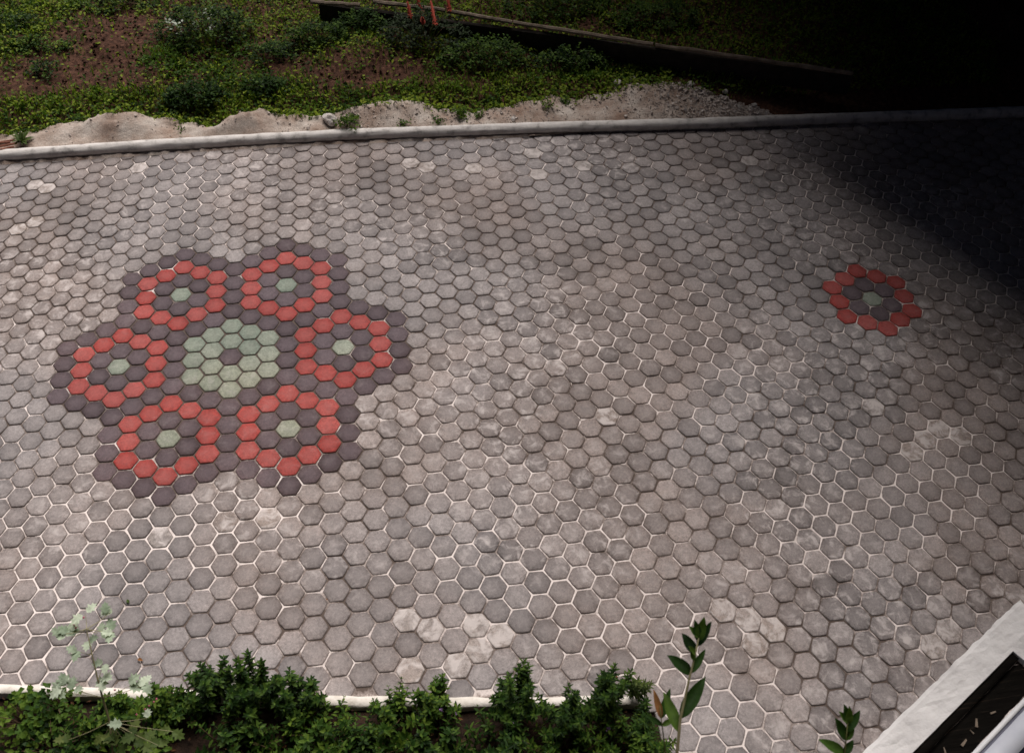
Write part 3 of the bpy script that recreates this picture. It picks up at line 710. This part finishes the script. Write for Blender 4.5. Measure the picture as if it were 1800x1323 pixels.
# --- tall stems with big leaves, close to the camera
def big_leaf(ln, wd, curl):
    mb = MB(); N = 8; vs = []; fs = []
    for i in range(N+1):
        t_ = i/N; w = wd*0.5*math.sin(math.pi*min(1, t_**0.8*0.97+0.02))**0.8
        z = -curl*ln*t_*t_+0.02*ln*math.sin(t_*9)
        for k, y in enumerate((-1, -0.5, 0, 0.5, 1)): vs.append((t_*ln, y*w, z+abs(y)*w*0.45))
    for i in range(N):
        for k in range(4): fs.append((i*5+k, (i+1)*5+k, (i+1)*5+k+1, i*5+k+1))
    mb.add(vs, fs, 0, 0.0); o = mb.build('big_leaf', M['leaf_dark'], smooth=True); d = o.data; bpy.data.objects.remove(o); return d
BL = big_leaf(0.10, 0.040, 0.12); BS = big_leaf(0.055, 0.022, 0.08)
def tall(name, label, pts, leaves, sm='stem_pale', r0=0.009):
    P_ = [at(*p) for p in pts]; foot = Vector((P_[0].x, P_[0].y, BZ))
    root = empty(name, foot); tag(root, label, 'plant', 'tall big-leaved stems near the camera')
    mb = MB(); allp = [foot]+P_; n_ = len(allp)
    mb.tube([p-foot for p in allp], [r0*(1-0.75*i/(n_-1)) for i in range(n_)], 8); mb.build('stem', M[sm], root, smooth=True)
    for (u, v, z), (u2, v2, z2), me, sc in leaves:
        a_ = at(u, v, z); b_ = at(u2, v2, z2); d = b_-a_
        o = put_leaf(me, a_, d, root, 1.0); k = d.length/(0.10 if me is BL else 0.055); o.scale = (k, k*sc, k*sc)
    return root
tall('tall_leafy_stem', 'tall dark big-leaved stem standing over the paving right of the shrubs', [(1186, 1420, 1.10), (1190, 1323, 1.30), (1196, 1262, 1.40), (1212, 1190, 1.52), (1222, 1150, 1.58), (1228, 1120, 1.63)],
     [((1196, 1262, 1.40), (1240, 1188, 1.46), BL, 0.75), ((1214, 1185, 1.52), (1176, 1150, 1.56), BL, 1.15), ((1216, 1182, 1.53), (1240, 1140, 1.57), BL, 0.7), ((1222, 1150, 1.58), (1200, 1112, 1.61), BS, 1.2),
      ((1226, 1135, 1.60), (1250, 1092, 1.66), BS, 0.8), ((1227, 1125, 1.62), (1222, 1090, 1.69), BS, 1.0), ((1227, 1125, 1.62), (1238, 1085, 1.70), BS, 1.0), ((1222, 1150, 1.58), (1212, 1135, 1.63), BS, 1.0), ((1228, 1120, 1.63), (1212, 1100, 1.67), BS, 1.1),
      ((1192, 1285, 1.36), (1168, 1215, 1.40), BL, 0.8), ((1220, 1160, 1.57), (1214, 1140, 1.60), BS, 1.2)])
tall('tall_leafy_stem', 'shorter dark leafy stem with a browned leaf against the tall one', [(1178, 1420, 1.0), (1170, 1323, 1.16), (1164, 1275, 1.26), (1160, 1240, 1.32)],
     [((1164, 1275, 1.26), (1135, 1255, 1.28), BL, 0.8), ((1162, 1262, 1.28), (1178, 1210, 1.34), BL, 0.7), ((1162, 1262, 1.28), (1150, 1212, 1.36), BL, 0.6), ((1164, 1275, 1.26), (1186, 1262, 1.28), BS, 1.0)], 'stem', 0.005)
o = [c for c in bpy.data.objects['tall_leafy_stem.001'].children if c.name.startswith('leaf')][2]
o.data = o.data.copy(); o.data.materials[0] = M['dry']; o['label'] = 'browned curled leaf'
tall('tall_leafy_stem', 'small dark leafy shoot at the bottom edge left of the concrete ledge', [(1480, 1430, 1.0), (1483, 1340, 1.2), (1487, 1300, 1.28), (1490, 1270, 1.34)],
     [((1484, 1325, 1.23), (1442, 1298, 1.27), BL, 1.0), ((1487, 1300, 1.28), (1470, 1262, 1.33), BS, 1.2), ((1489, 1285, 1.31), (1512, 1248, 1.36), BS, 0.9), ((1490, 1272, 1.33), (1485, 1238, 1.40), BS, 1.0), ((1490, 1272, 1.33), (1494, 1242, 1.40), BS, 1.0),
      ((1487, 1300, 1.28), (1500, 1270, 1.32), BS, 1.2), ((1490, 1270, 1.34), (1476, 1250, 1.38), BS, 1.1), ((1484, 1325, 1.23), (1500, 1300, 1.26), BS, 1.2)], 'stem', 0.006)

# ------------------------------------------------------------------ rear garden
# timber retaining edge
wall = empty('retaining_timbers', at(1000, 60, 0.1)); tag(wall, 'weathered grey timber retaining edge running back from the dark corner', 'retaining wall')
def beam(u0, v0, u1, v1, z, w, h, seed, mt='timber_grey'):
    a_ = at(u0, v0, z); b_ = at(u1, v1, z); d = (b_-a_); L = d.length; d.normalize(); s_ = Vector((-d.y, d.x, 0)); N = 16; vs = []; fs = []
    for i in range(N+1):
        p = a_+d*L*i/N
        for (o_, zz) in ((0, -h), (0, -0.012), (0.012, 0), (w-0.012, 0), (w, -0.012), (w, -h)):
            vs.append(p+s_*(o_+0.008*fbm(i*0.3, o_*9, 1.7, seed))+Vector((0, 0, zz+0.007*fbm(i*0.35, o_*5, 1.3, seed+4)))-wall.location)
    for i in range(N):
        for k in range(6): fs.append((i*6+k, (i+1)*6+k, (i+1)*6+(k+1) % 6, i*6+(k+1) % 6))
    fs += [tuple(range(6))[::-1], tuple(range(N*6, N*6+6))]
    mb = MB(); mb.add(vs, fs); mb.build('timber', M[mt], wall)
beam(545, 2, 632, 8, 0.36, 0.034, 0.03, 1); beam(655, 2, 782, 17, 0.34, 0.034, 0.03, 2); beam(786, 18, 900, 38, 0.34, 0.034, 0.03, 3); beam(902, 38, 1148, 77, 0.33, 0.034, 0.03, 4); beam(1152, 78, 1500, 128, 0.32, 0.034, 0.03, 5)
beam(560, 6, 1500, 133, 0.27, 0.04, 0.2, 9, 'timber_shade'); beam(655, 24, 1125, 90, 0.17, 0.03, 0.12, 7, 'timber_shade'); beam(1130, 89, 1250, 107, 0.20, 0.05, 0.10, 8)  # the near-black boards stand in for the shaded fronts under the grey tops

def gz(p): return garden_z(p.x, p.y)
def on_garden(u, v):
    z = 0.1
    for _ in range(6): p = at(u, v, z); z = garden_z(p.x, p.y)
    return Vector((p.x, p.y, z))
def white_leaves(root):
    mb = MB()
    for i in range(9):
        c_ = Vector((random.uniform(-.28, .28), random.uniform(-.22, .1), random.uniform(0.08, 0.24)))
        for k in range(10): leaf_s(mb, c_+Vector((random.gauss(0, .025), random.gauss(0, .025), random.gauss(0, .02))), rdir(-10, 60), UP, 0.03, 0.022)
    o = mb.build('white_foliage', M['leaf_white'], root); tag(o, kind='stuff')
clump('variegated_shrub', 'dark shrub with white leaf clusters at the top left of the garden', on_garden(360, 62), 0.42, 0.25, 0.30, 1500, 0.036, 0.026, 'leaf_dark', None, 'shrub', 16, extra=white_leaves)
for u, v, rx, ry, h, n_, mt, lb in (
  (345, 178, 0.26, 0.12, 0.17, 1300, 'leaf_dark', 'dark green mound of foliage right behind the sand'),
  (470, 160, 0.22, 0.10, 0.12, 700, 'leaf_dark', 'low dark weed patch between the dark mound and the brown soil'),
  (480, 100, 0.20, 0.14, 0.14, 600, 'leaf_dark', 'dark leafy plant in front of the variegated shrub'),
  (560, 75, 0.30, 0.16, 0.22, 1100, 'leaf_dark', 'leafy green plant below the left end of the timbers'),
  (640, 55, 0.28, 0.14, 0.22, 1000, 'leaf_dark', 'leafy plant between the left timbers and the red flower spikes'),
  (850, 110, 0.42, 0.16, 0.24, 1500, 'leaf_dark', 'dark leafy plant in the shade below the timber edge, right of the red spikes'),
  (1000, 120, 0.40, 0.14, 0.20, 1300, 'leaf_dark', 'dark leafy plant in the shade beside the gravel'),
  (975, 22, 0.55, 0.2, 0.24, 1500, 'leaf_dark', 'green foliage behind the middle of the timber edge'),
  (1150, 40, 0.50, 0.2, 0.2, 1100, 'leaf_dark', 'dim foliage behind the right part of the timber edge'),
  (200, 12, 0.40, 0.14, 0.12, 700, 'leaf_dark', 'dark foliage at the top edge left of the variegated shrub'),
  (70, 85, 0.34, 0.10, 0.08, 600, 'leaf_mid', 'green weed row running diagonally at the upper left'),
  (20, 45, 0.3, 0.14, 0.10, 600, 'leaf_dark', 'dark leafy patch in the top left corner'),
  (80, 130, 0.12, 0.10, 0.10, 220, 'leaf_dark', 'small dark plant on the bare soil at the upper left')):
    p = on_garden(u, v); clump('garden_plant', lb, p, rx, ry, h, n_, 0.034, 0.022, mt, 'leafy plants in the rear garden', 'plant', 8)
# red spikes
p = on_garden(745, 70)
def spikes(root):
    for u, v, u2, v2 in ((722, 30, 716, 2), (738, 12, 730, -14), (765, 40, 757, 0), (790, 16, 786, -14), (744, 38, 742, 30)):
        a_ = at(u, v, 0.42)-root.location; b_ = at(u2, v2, 0.52)-root.location; mb = MB()
        if (b_-a_).length < 0.11: b_ = a_+Vector((0, 0, .06))
        N_ = 14
        mb.tube([a_.lerp(b_, k/8) for k in range(9)], [0.012*math.sin(math.pi*(0.2+0.72*k/8)) for k in range(9)], 7)
        for i in range(N_):
            t_ = i/N_; c_ = a_.lerp(b_, t_)
            for k in range(9): leaf_s(mb, c_, rdir(-60, -5), UP, 0.030*(1.1-t_*0.6), 0.012)
        sp_mb = mb
        st = MB(); st.tube([(0.3*a_.x, 0.3*a_.y, 0), a_.lerp(Vector((0, 0, 0)), 0.4), a_, b_], [.005, .005, .005, .003], 5); sk = st.build('flower_stalk', M['stem'], root); sp_mb.build('flower_spike', M['flower_red'], sk)
clump('red_spike_plant', 'dark clump carrying orange red flower spikes in front of the timbers', p, 0.40, 0.22, 0.30, 1500, 0.034, 0.022, 'leaf_tree', None, 'plant', 8, extra=spikes)

# grass and ground cover
rg = random.Random(3)
CINV = CROT.transposed()
def pix(p):
    d = CINV @ (p-CAM); return 900+FPX*d.x/-d.z, 661.5-FPX*d.y/-d.z
def ell_(u, v, cu, cv, ru, rv): return math.exp(-(((u-cu)/ru)**2+((v-cv)/rv)**2))
SANDPX = [(-300, 250), (0, 226), (70, 222), (130, 208), (300, 204), (385, 226), (470, 198), (640, 188), (710, 176), (830, 190), (960, 166), (1090, 150), (1160, 140), (1300, 172), (1430, 214), (1900, 240)]
def cover(u, v):
    """how green the garden is, and how high it grows, where the photograph shows it"""
    up_ = lerp_poly(SANDPX, u)-v
    d = 0.36-0.10*sstep(150, 400, up_)
    band = 55 if u < 560 else 38
    d = max(d, 1.0*(1-sstep(band*0.75, band*1.15, up_)) if u < 1180 else 0)
    d = max(d, 0.95*ell_(u, v, 330, 105, 150, 55), 0.9*ell_(u, v, 430, 150, 90, 40), 0.85*ell_(u, v, 20, 20, 130, 50))
    t_ = (u*0.70+v-98)/20                       # diagonal weed row, upper left
    if u < 150: d = max(d, math.exp(-t_*t_))
    d -= 0.75*ell_(u, v, 165, 118, 110, 42)+0.55*ell_(u, v, 215, 60, 90, 30)+0.95*ell_(u, v, 640, 135, 75, 24)+0.3*ell_(u, v, 40, 150, 90, 20)+0.35*ell_(u, v, 480, 95, 50, 30)
    return max(0.07, d), up_
mb = MB(); gm = MB()
def blade(p, h, lean):
    s_ = Vector((-lean.y, lean.x, 0)); s_ = s_.normalized()*0.0036 if s_.length > 1e-5 else Vector((0.0036, 0, 0))
    m_ = p+Vector((lean.x*0.4, lean.y*0.4, h*0.65)); e = p+Vector((lean.x, lean.y, h))
    gm.add([p-s_, p+s_, m_+s_*0.8, m_-s_*0.8, e], [(0, 1, 2, 3), (3, 2, 4)], 0, rg.random())
nb = nl = 0
for i in range(190000):
    x = rg.uniform(-3.0, 7.2); y = rg.uniform(2.55, 5.6)
    sb = sand_back(x)
    if y < sb-0.03-(0.16*rg.random()**2.5 if x > 0.5 else 0.03*rg.random()): continue
    z = garden_z(x, y)
    if y < sb+0.12: z = max(z, sand_z(x, y))
    p = Vector((x, y, z)); u, v = pix(p)
    if not (-60 < u < 1750 and -40 < v < 260): continue
    d, up_ = cover(u, v); d *= 0.55+0.9*max(0, 0.5+0.9*fbm(x, y, 5.0, 2.0, 3))
    if rg.random() > d: continue
    tone = min(1, max(0, 0.45+0.55*fbm(x, y, 2.5, 31.0)+rg.gauss(0, 0.18)+0.45*ell_(u, v, 350, 105, 170, 50)-0.15*sstep(560, 760, u)))
    if rg.random() < (0.6 if up_ < 60 else 0.4):
        h = rg.uniform(0.03, 0.085)*(0.6+0.5*sstep(0, 25, up_)); a_ = rg.uniform(0, 6.28); l_ = rg.uniform(0.2, 0.9)*h
        blade(p-Vector((0, 0, 0.004)), h, Vector((math.cos(a_)*l_, math.sin(a_)*l_, 0))); nb += 1
    else:
        leaf_s(mb, p+Vector((0, 0, rg.uniform(0.002, 0.05))), Vector((rg.gauss(0, 1), rg.gauss(0, 1), rg.uniform(-0.2, 1.0))), UP, rg.uniform(0.022, 0.05), rg.uniform(0.014, 0.03), 0, tone); nl += 1
print('blades', nb, 'leaves', nl)
tag(gm.build('grass', M['grass']), 'green grass band behind the sand strip', 'grass', kind='stuff')
tag(mb.build('ground_cover', M['grass']), 'patchy low green ground cover over the rear garden soil', 'ground cover', kind='stuff')

# stones
def rock(name, label, u, v, sx, sy, sz, seed, group, zb=None):
    p = at(u, v, 0.05)
    for _ in range(4): z = max(sand_z(p.x, p.y), garden_z(p.x, p.y)); p = at(u, v, z)
    bm = bmesh.new(); bmesh.ops.create_icosphere(bm, subdivisions=3, radius=1.0)
    for v_ in bm.verts:
        c_ = v_.co.copy(); k = 1+0.22*noise.fractal(c_*1.3+Vector((seed, 0, 0)), 1, 2, 3)+0.07*noise.fractal(c_*4+Vector((seed, 3, 0)), 1, 2, 3)
        v_.co = Vector((c_.x*sx*k, c_.y*sy*k, max(-0.4, c_.z)*sz*k))
    me = bpy.data.meshes.new(name); bm.to_mesh(me); bm.free(); me.materials.append(M['rock'])
    o = link(name, me); o.location = (p.x, p.y, z+sz*0.28); o.rotation_euler.z = seed*1.7; tag(o, label, 'rock', group); return o
GR = 'stones along the sand strip'
for i, (u, v, sx, sy, sz, lb) in enumerate((
  (581, 213, 0.072, 0.052, 0.050, 'smooth pale boulder beside the round weed near the kerb'),
  (1213, 150, 0.045, 0.03, 0.03, 'pale stone at the far right edge of the gravel, left of the smaller one'),
  (1275, 163, 0.026, 0.022, 0.026, 'small upright pale stone at the edge of the dark corner'),
  (1085, 148, 0.05, 0.035, 0.03, 'flat pale stone where the grass meets the gravel'),
  (1110, 140, 0.045, 0.03, 0.025, 'pale stone touching the flat one at the top of the gravel'),
  (1115, 112, 0.05, 0.03, 0.028, 'brownish stone in the dark plants under the timber end'),
  (1052, 124, 0.03, 0.022, 0.02, 'small pale stone left of the brownish stone under the timbers'),
  (902, 210, 0.028, 0.018, 0.016, 'small flat white stone close to the kerb in the gravel'),
  (1325, 187, 0.035, 0.025, 0.022, 'grey stone on the dim gravel just above the kerb end'),
  (1300, 190, 0.03, 0.02, 0.02, 'grey stone left of the one above the kerb end'),
  (425, 225, 0.05, 0.035, 0.03, 'grey lump half buried in the sand mound'))):
    rock('rock', lb, u, v, sx, sy, sz, i+1.3, GR)
mb = MB()
GT = [(1, 1, 1), (-1, -1, 1), (-1, 1, -1), (1, -1, -1)]
for i in range(5200):
    x = rg.gauss(4.2, 0.42) if rg.random() < 0.55 else rg.uniform(-1.9, 4.8)
    k = lerp_poly(KERB, x); y = k+0.06+rg.random()*(sand_back(x)-k-0.05)
    if x > 5.0 or (x < 0.8 and rg.random() < 0.75): continue
    r_ = rg.uniform(0.0018, 0.0055)*(2.4 if rg.random() < 0.10 else 1)*(1.35 if x > 3.7 else 1)
    z = sand_z(x, y); q = Euler((rg.uniform(0, 6), rg.uniform(0, 6), rg.uniform(0, 6))).to_matrix()
    vs = [q @ Vector((a_*r_*rg.uniform(.7, 1.2), b_*r_*rg.uniform(.7, 1.2), c_*r_*rg.uniform(.5, .9))) for a_ in (-1, 1) for b_ in (-1, 1) for c_ in (-1, 1)]
    mb.add([v_+Vector((x, y, z+r_*0.2)) for v_ in vs], [(0, 1, 3, 2), (4, 6, 7, 5), (0, 4, 5, 1), (2, 3, 7, 6), (0, 2, 6, 4), (1, 5, 7, 3)])
tag(mb.build('gravel', M['gravel']), 'loose gravel scattered over the sand strip', 'gravel', kind='stuff')

mb = MB()
for i in range(5200):
    x = rg.uniform(-2.8, 4.2); y = rg.uniform(2.8, 5.2)
    if y < sand_back(x)+0.05: continue
    r_ = rg.uniform(0.003, 0.011)*(1.8 if rg.random() < 0.08 else 1); z = garden_z(x, y); q = Euler((rg.uniform(0, 6), rg.uniform(0, 6), rg.uniform(0, 6))).to_matrix()
    vs = [q @ Vector((a_*r_*rg.uniform(.6, 1.2), b_*r_*rg.uniform(.6, 1.2), c_*r_*rg.uniform(.5, 1.0))) for a_ in (-1, 1) for b_ in (-1, 1) for c_ in (-1, 1)]
    mb.add([v_+Vector((x, y, z+r_*0.3)) for v_ in vs], [(0, 1, 3, 2), (4, 6, 7, 5), (0, 4, 5, 1), (2, 3, 7, 6), (0, 2, 6, 4), (1, 5, 7, 3)])
tag(mb.build('soil_clods', M['soil']), 'small brown clods scattered over the rear garden soil', 'soil clods', kind='stuff')

# weeds on the sand
def on_sand(u, v):
    z = 0.04
    for _ in range(5): p = at(u, v, z); z = max(sand_z(p.x, p.y), garden_z(p.x, p.y))
    return Vector((p.x, p.y, z))
rosette('weed', 'bright rosette weed at the left end of the kerb', on_sand(40, 250), 16, 0.115, 0.036, 'leaf_bright', 'weeds on the sand', (25, 65))
for u, v, r_, n_, mt, lb in ((612, 222, 0.10, 260, 'leaf_mid', 'round green weed right of the boulder'), (577, 205, 0.06, 90, 'leaf_mid', 'small weed behind the boulder'),
   (705, 222, 0.035, 40, 'leaf_mid', 'small flat weed beside the kerb near the middle of the strip'), (808, 205, 0.06, 150, 'leaf_mid', 'taller tufted weed in the gravel near the kerb'), (768, 216, 0.045, 50, 'leaf_mid', 'flat weed left of the tufted weed'),
   (842, 205, 0.03, 40, 'leaf_mid', 'small tuft right of the tufted weed'), (965, 190, 0.05, 60, 'leaf_mid', 'wispy weed on the pale gravel bank'), (995, 180, 0.04, 60, 'leaf_mid', 'wispy upright weed at the back of the gravel bank'),
   (868, 178, 0.05, 80, 'leaf_mid', 'weed at the back of the gravel near the dark plants'), (1240, 153, 0.04, 50, 'leaf_mid', 'small weed beside the pale stones at the dark corner'), (560, 240, 0.018, 14, 'leaf_mid', 'tiny weed by the kerb below the boulder'), (320, 228, 0.03, 20, 'leaf_bright', 'tiny yellowish weed on the sand mounds')):
    p = on_sand(u, v); clump('weed', lb, p, r_, r_*0.8, r_*1.0, n_, 0.028, 0.016, mt, 'weeds on the sand', 'weed', 4)
# reddish sticks
GS = 'reddish sticks lying on the sand'
for i, (u0, v0, u1, v1) in enumerate(((-60, 262, 26, 246), (-50, 268, 30, 252), (-70, 256, 18, 250), (-40, 274, 24, 258))):
    a_ = at(u0, v0, 0.06+0.012*i); b_ = at(u1, v1, 0.06+0.012*(i % 2)); mb = MB(); c_ = (a_+b_)/2
    mb.tube([a_-c_, Vector((0, 0, 0.004)), b_-c_], [0.009, 0.010, 0.008], 6); o = mb.build('stick', M['stick']); o.location = c_
    tag(o, ('rearmost reddish stick in the heap at the left end of the sand', 'reddish stick reaching farthest right in the heap beside the rosette weed', 'topmost short reddish stick in the heap at the left edge', 'reddish stick nearest the kerb in the heap at the left edge')[i], 'stick', GS)
# small things on the paving
def fallen(u, v, sz, label, m_='dry'):
    p = at(u, v, 0.004); mb = MB(); leaf(mb, Vector((-sz/2, 0, 0.004)), Vector((1, 0.2, 0.15)), UP, sz, sz*0.6, 0.3, 0.4); o = mb.build('fallen_leaf', M[m_]); o.location = p
    o.rotation_euler.z = random.uniform(0, 6); tag(o, label, 'leaf', 'leaves fallen on the paving')
fallen(246, 1160, 0.030, 'tan fallen leaf on the paving right of the pale lobed plant')
fallen(226, 1056, 0.030, 'green fallen leaf on the paving above the pale lobed plant', 'leaf_bright')
fallen(575, 1053, 0.014, 'tiny brown fallen leaf in a joint left of the middle of the paving')
fallen(1083, 1190, 0.02, 'brown fallen leaf by the right end of the edging')
fallen(262, 1040, 0.010, 'tiny dark speck of leaf above the green fallen leaf')

# wood chips on the black timber
for i, (u, v, l_, r_) in enumerate(((1716, 1270, 0.05, 1.1), (1745, 1252, 0.035, 0.2), (1694, 1305, 0.05, 0.6), (1708, 1286, 0.025, 2.0), (1660, 1318, 0.03, 1.4))):
    p = at(u, v, LZ-0.03); mb = MB(); w = l_*0.3
    mb.add([(-l_/2, -w/2, 0), (l_/2, -w*0.3, 0), (l_/2, w*0.3, 0), (-l_/2, w/2, 0), (-l_/2, -w/2, 0.006), (l_/2, -w*0.3, 0.005), (l_/2, w*0.3, 0.007), (-l_/2, w/2, 0.006)], [(3, 2, 1, 0), (4, 5, 6, 7), (0, 1, 5, 4), (1, 2, 6, 5), (2, 3, 7, 6), (3, 0, 4, 7)])
    o = mb.build('wood_chip', M['timber_grey']); o.location = p; o.rotation_euler = (0.05, 0.06, r_); tag(o, ('long pale wood chip in the middle of the black timber', 'pale wood chip nearest the white sill on the black timber', 'pale wood chip close to the bottom edge on the black timber', 'smallest pale wood chip on the black timber, below the long one', 'pale wood chip farthest left on the black timber')[i], 'wood chip', 'wood chips on the black timber')

# ------------------------------------------------------------------ unseen trees added out of frame to shade the corner and right side
def tree(label, x, y, h, crown_r, z0, n_leaf, seed, lean=(0, 0)):
    rt = random.Random(seed); root = empty('added_shade_tree', (x, y, 0.0)); tag(root, label, 'tree', 'unseen dense trees added to shade the right corner')
    tr = MB(); tr.tube([(0, 0, -0.1), (0.05, 0.03, h*0.3), (0.02, 0.1, h*0.6), (0.1, 0.1, h*0.93)], [0.22, 0.17, 0.11, 0.03], 10)
    cl = []
    for i in range(60):
        zz = z0+(h-z0)*rt.random()**0.85; q = (zz-z0)/(h-z0); rad = crown_r*(1-0.75*q**1.4)*(0.45+0.55*math.sqrt(rt.random())); az = rt.uniform(0, 6.28)
        c_ = Vector((math.cos(az)*rad+lean[0]*(1-q), math.sin(az)*rad+lean[1]*(1-q), zz)); cl.append(c_)
        if i % 3 == 0: tr.tube([(0.03, 0.05, max(0.5, zz*0.75)), c_*0.5+Vector((0, 0, zz*0.42)), c_], [0.05, 0.03, 0.01], 5)
    tr.build('trunk', M['bark'], root, smooth=True)
    cr = MB()
    for i in range(n_leaf):
        c_ = rt.choice(cl); sp = crown_r*0.17
        p = c_+Vector((rt.gauss(0, sp), rt.gauss(0, sp), rt.gauss(0, sp*0.7)))
        if p.z < z0-0.2: p.z = z0-0.2+rt.random()*0.3
        d = Vector((rt.gauss(0, 1), rt.gauss(0, 1), rt.gauss(-0.2, 0.6))).normalized(); L = rt.uniform(0.10, 0.22)
        leaf_s(cr, p, d, Vector((rt.gauss(0, .4), rt.gauss(0, .4), 1)), L, L*0.7, 0, rt.random())
    o = cr.build('crown', M['leaf_tree'], root); tag(o, kind='stuff')
tree('unseen dense tree added to shade the upper right corner', 8.6, 6.4, 10.0, 3.7, 1.0, 44000, 1)
tree('unseen dense tree added off the right edge of the paving', 8.9, 2.7, 10.0, 4.4, 3.1, 44000, 2)
tree('unseen dense tree added behind the timber edge to shade the garden', 4.5, 8.2, 8.0, 2.4, 1.2, 24000, 5)
tree('unseen dense tree added behind the garden at the upper right', 7.4, 9.8, 9.5, 3.6, 0.9, 30000, 3)
tree('unseen dense tree added off the lower right edge of the paving', 9.3, -1.3, 8.5, 3.9, 2.4, 30000, 4)

# ------------------------------------------------------------------ unseen roof on posts, added to block light from the dark corner
CK = Vector((3.48, 3.92, 0)); CE = Vector((0.5, -0.866, 0)); CF = Vector((0.866, 0.5, 0))
light_blocker = empty('light_blocker', CK+CE*4+CF*1.6); tag(light_blocker, 'unseen flat roof added to block light from the upper right corner of the paving', 'light_blocker')
CM = simple('light_blocker_dark', [(0.3, (0.03, 0.024, 0.02)), (0.7, (0.06, 0.046, 0.036))], 8, 0.85, 0.3, 0.01)
def cbox(name, a0, a1, b0, b1, z0, z1):
    mb = MB(); c_ = [CK+CE*a_+CF*b_+Vector((0, 0, z_))-light_blocker.location for z_ in (z0, z1) for a_, b_ in ((a0, b0), (a0, b1), (a1, b1), (a1, b0))]
    mb.add(c_, [(3, 2, 1, 0), (4, 5, 6, 7), (0, 1, 5, 4), (1, 2, 6, 5), (2, 3, 7, 6), (3, 0, 4, 7)])
    o = mb.build(name, CM, light_blocker); bm = bmesh.new(); bm.from_mesh(o.data); bmesh.ops.recalc_face_normals(bm, faces=bm.faces); bm.to_mesh(o.data); bm.free(); return o
cbox('roof', 0, 8.0, 0, 3.8, 3.81, 3.91)
for k in range(7): cbox('rafter', 0.5+k*1.15, 0.6+k*1.15, 0.1, 3.7, 3.65, 3.805)
for a_, b_ in ((1.6, 3.5), (7.6, 1.8), (0.2, 3.5), (7.6, 3.5)): cbox('post', a_, a_+0.12, b_, b_+0.12, -0.1, 3.645)
cbox('back_wall', 0.0, 8.0, 3.8, 3.9, -0.1, 3.80)

# ------------------------------------------------------------------ the house the picture is taken from: its wall stands behind the ledge and the camera
house = empty('house', ledge_pt(0, 1.4)); tag(house, 'dark timber house standing over the lower right corner, behind the sill', 'house')
HM = simple('dark_siding', [(0.3, (0.035, 0.026, 0.02)), (0.7, (0.07, 0.05, 0.038))], 6, 0.85, 0.3, 0.01)
T0 = tn+0.42
def hbox(name, s0, s1, t0, t1, z0, z1, mat_, parent=None):
    mb = MB(); c_ = [ledge_pt(a_, b_, z_)-house.location for z_ in (z0, z1) for a_, b_ in ((s0, t0), (s1, t0), (s1, t1), (s0, t1))]
    mb.add(c_, [(3, 2, 1, 0), (4, 5, 6, 7), (0, 1, 5, 4), (1, 2, 6, 5), (2, 3, 7, 6), (3, 0, 4, 7)]); return mb.build(name, mat_, parent or house)
hbox('wall', -9.0, 5.0, T0+0.03, T0+6.0, -0.4, 7.2, HM)
for k in range(36): hbox('siding_board', -9.0, 5.0, T0, T0+0.028, 0.1+0.196*k, 0.1+0.196*k+0.19, HM)
mb = MB(); vs = []
for s_ in (-9.4, 5.4):
    vs += [ledge_pt(s_, T0-0.1, 7.25)-house.location, ledge_pt(s_, T0+3.0, 9.0)-house.location, ledge_pt(s_, T0+6.2, 7.25)-house.location]
mb.add(vs, [(0, 1, 4, 3), (1, 2, 5, 4), (0, 2, 1), (3, 4, 5), (0, 3, 5, 2)]); mb.build('roof', M['bark'], house)
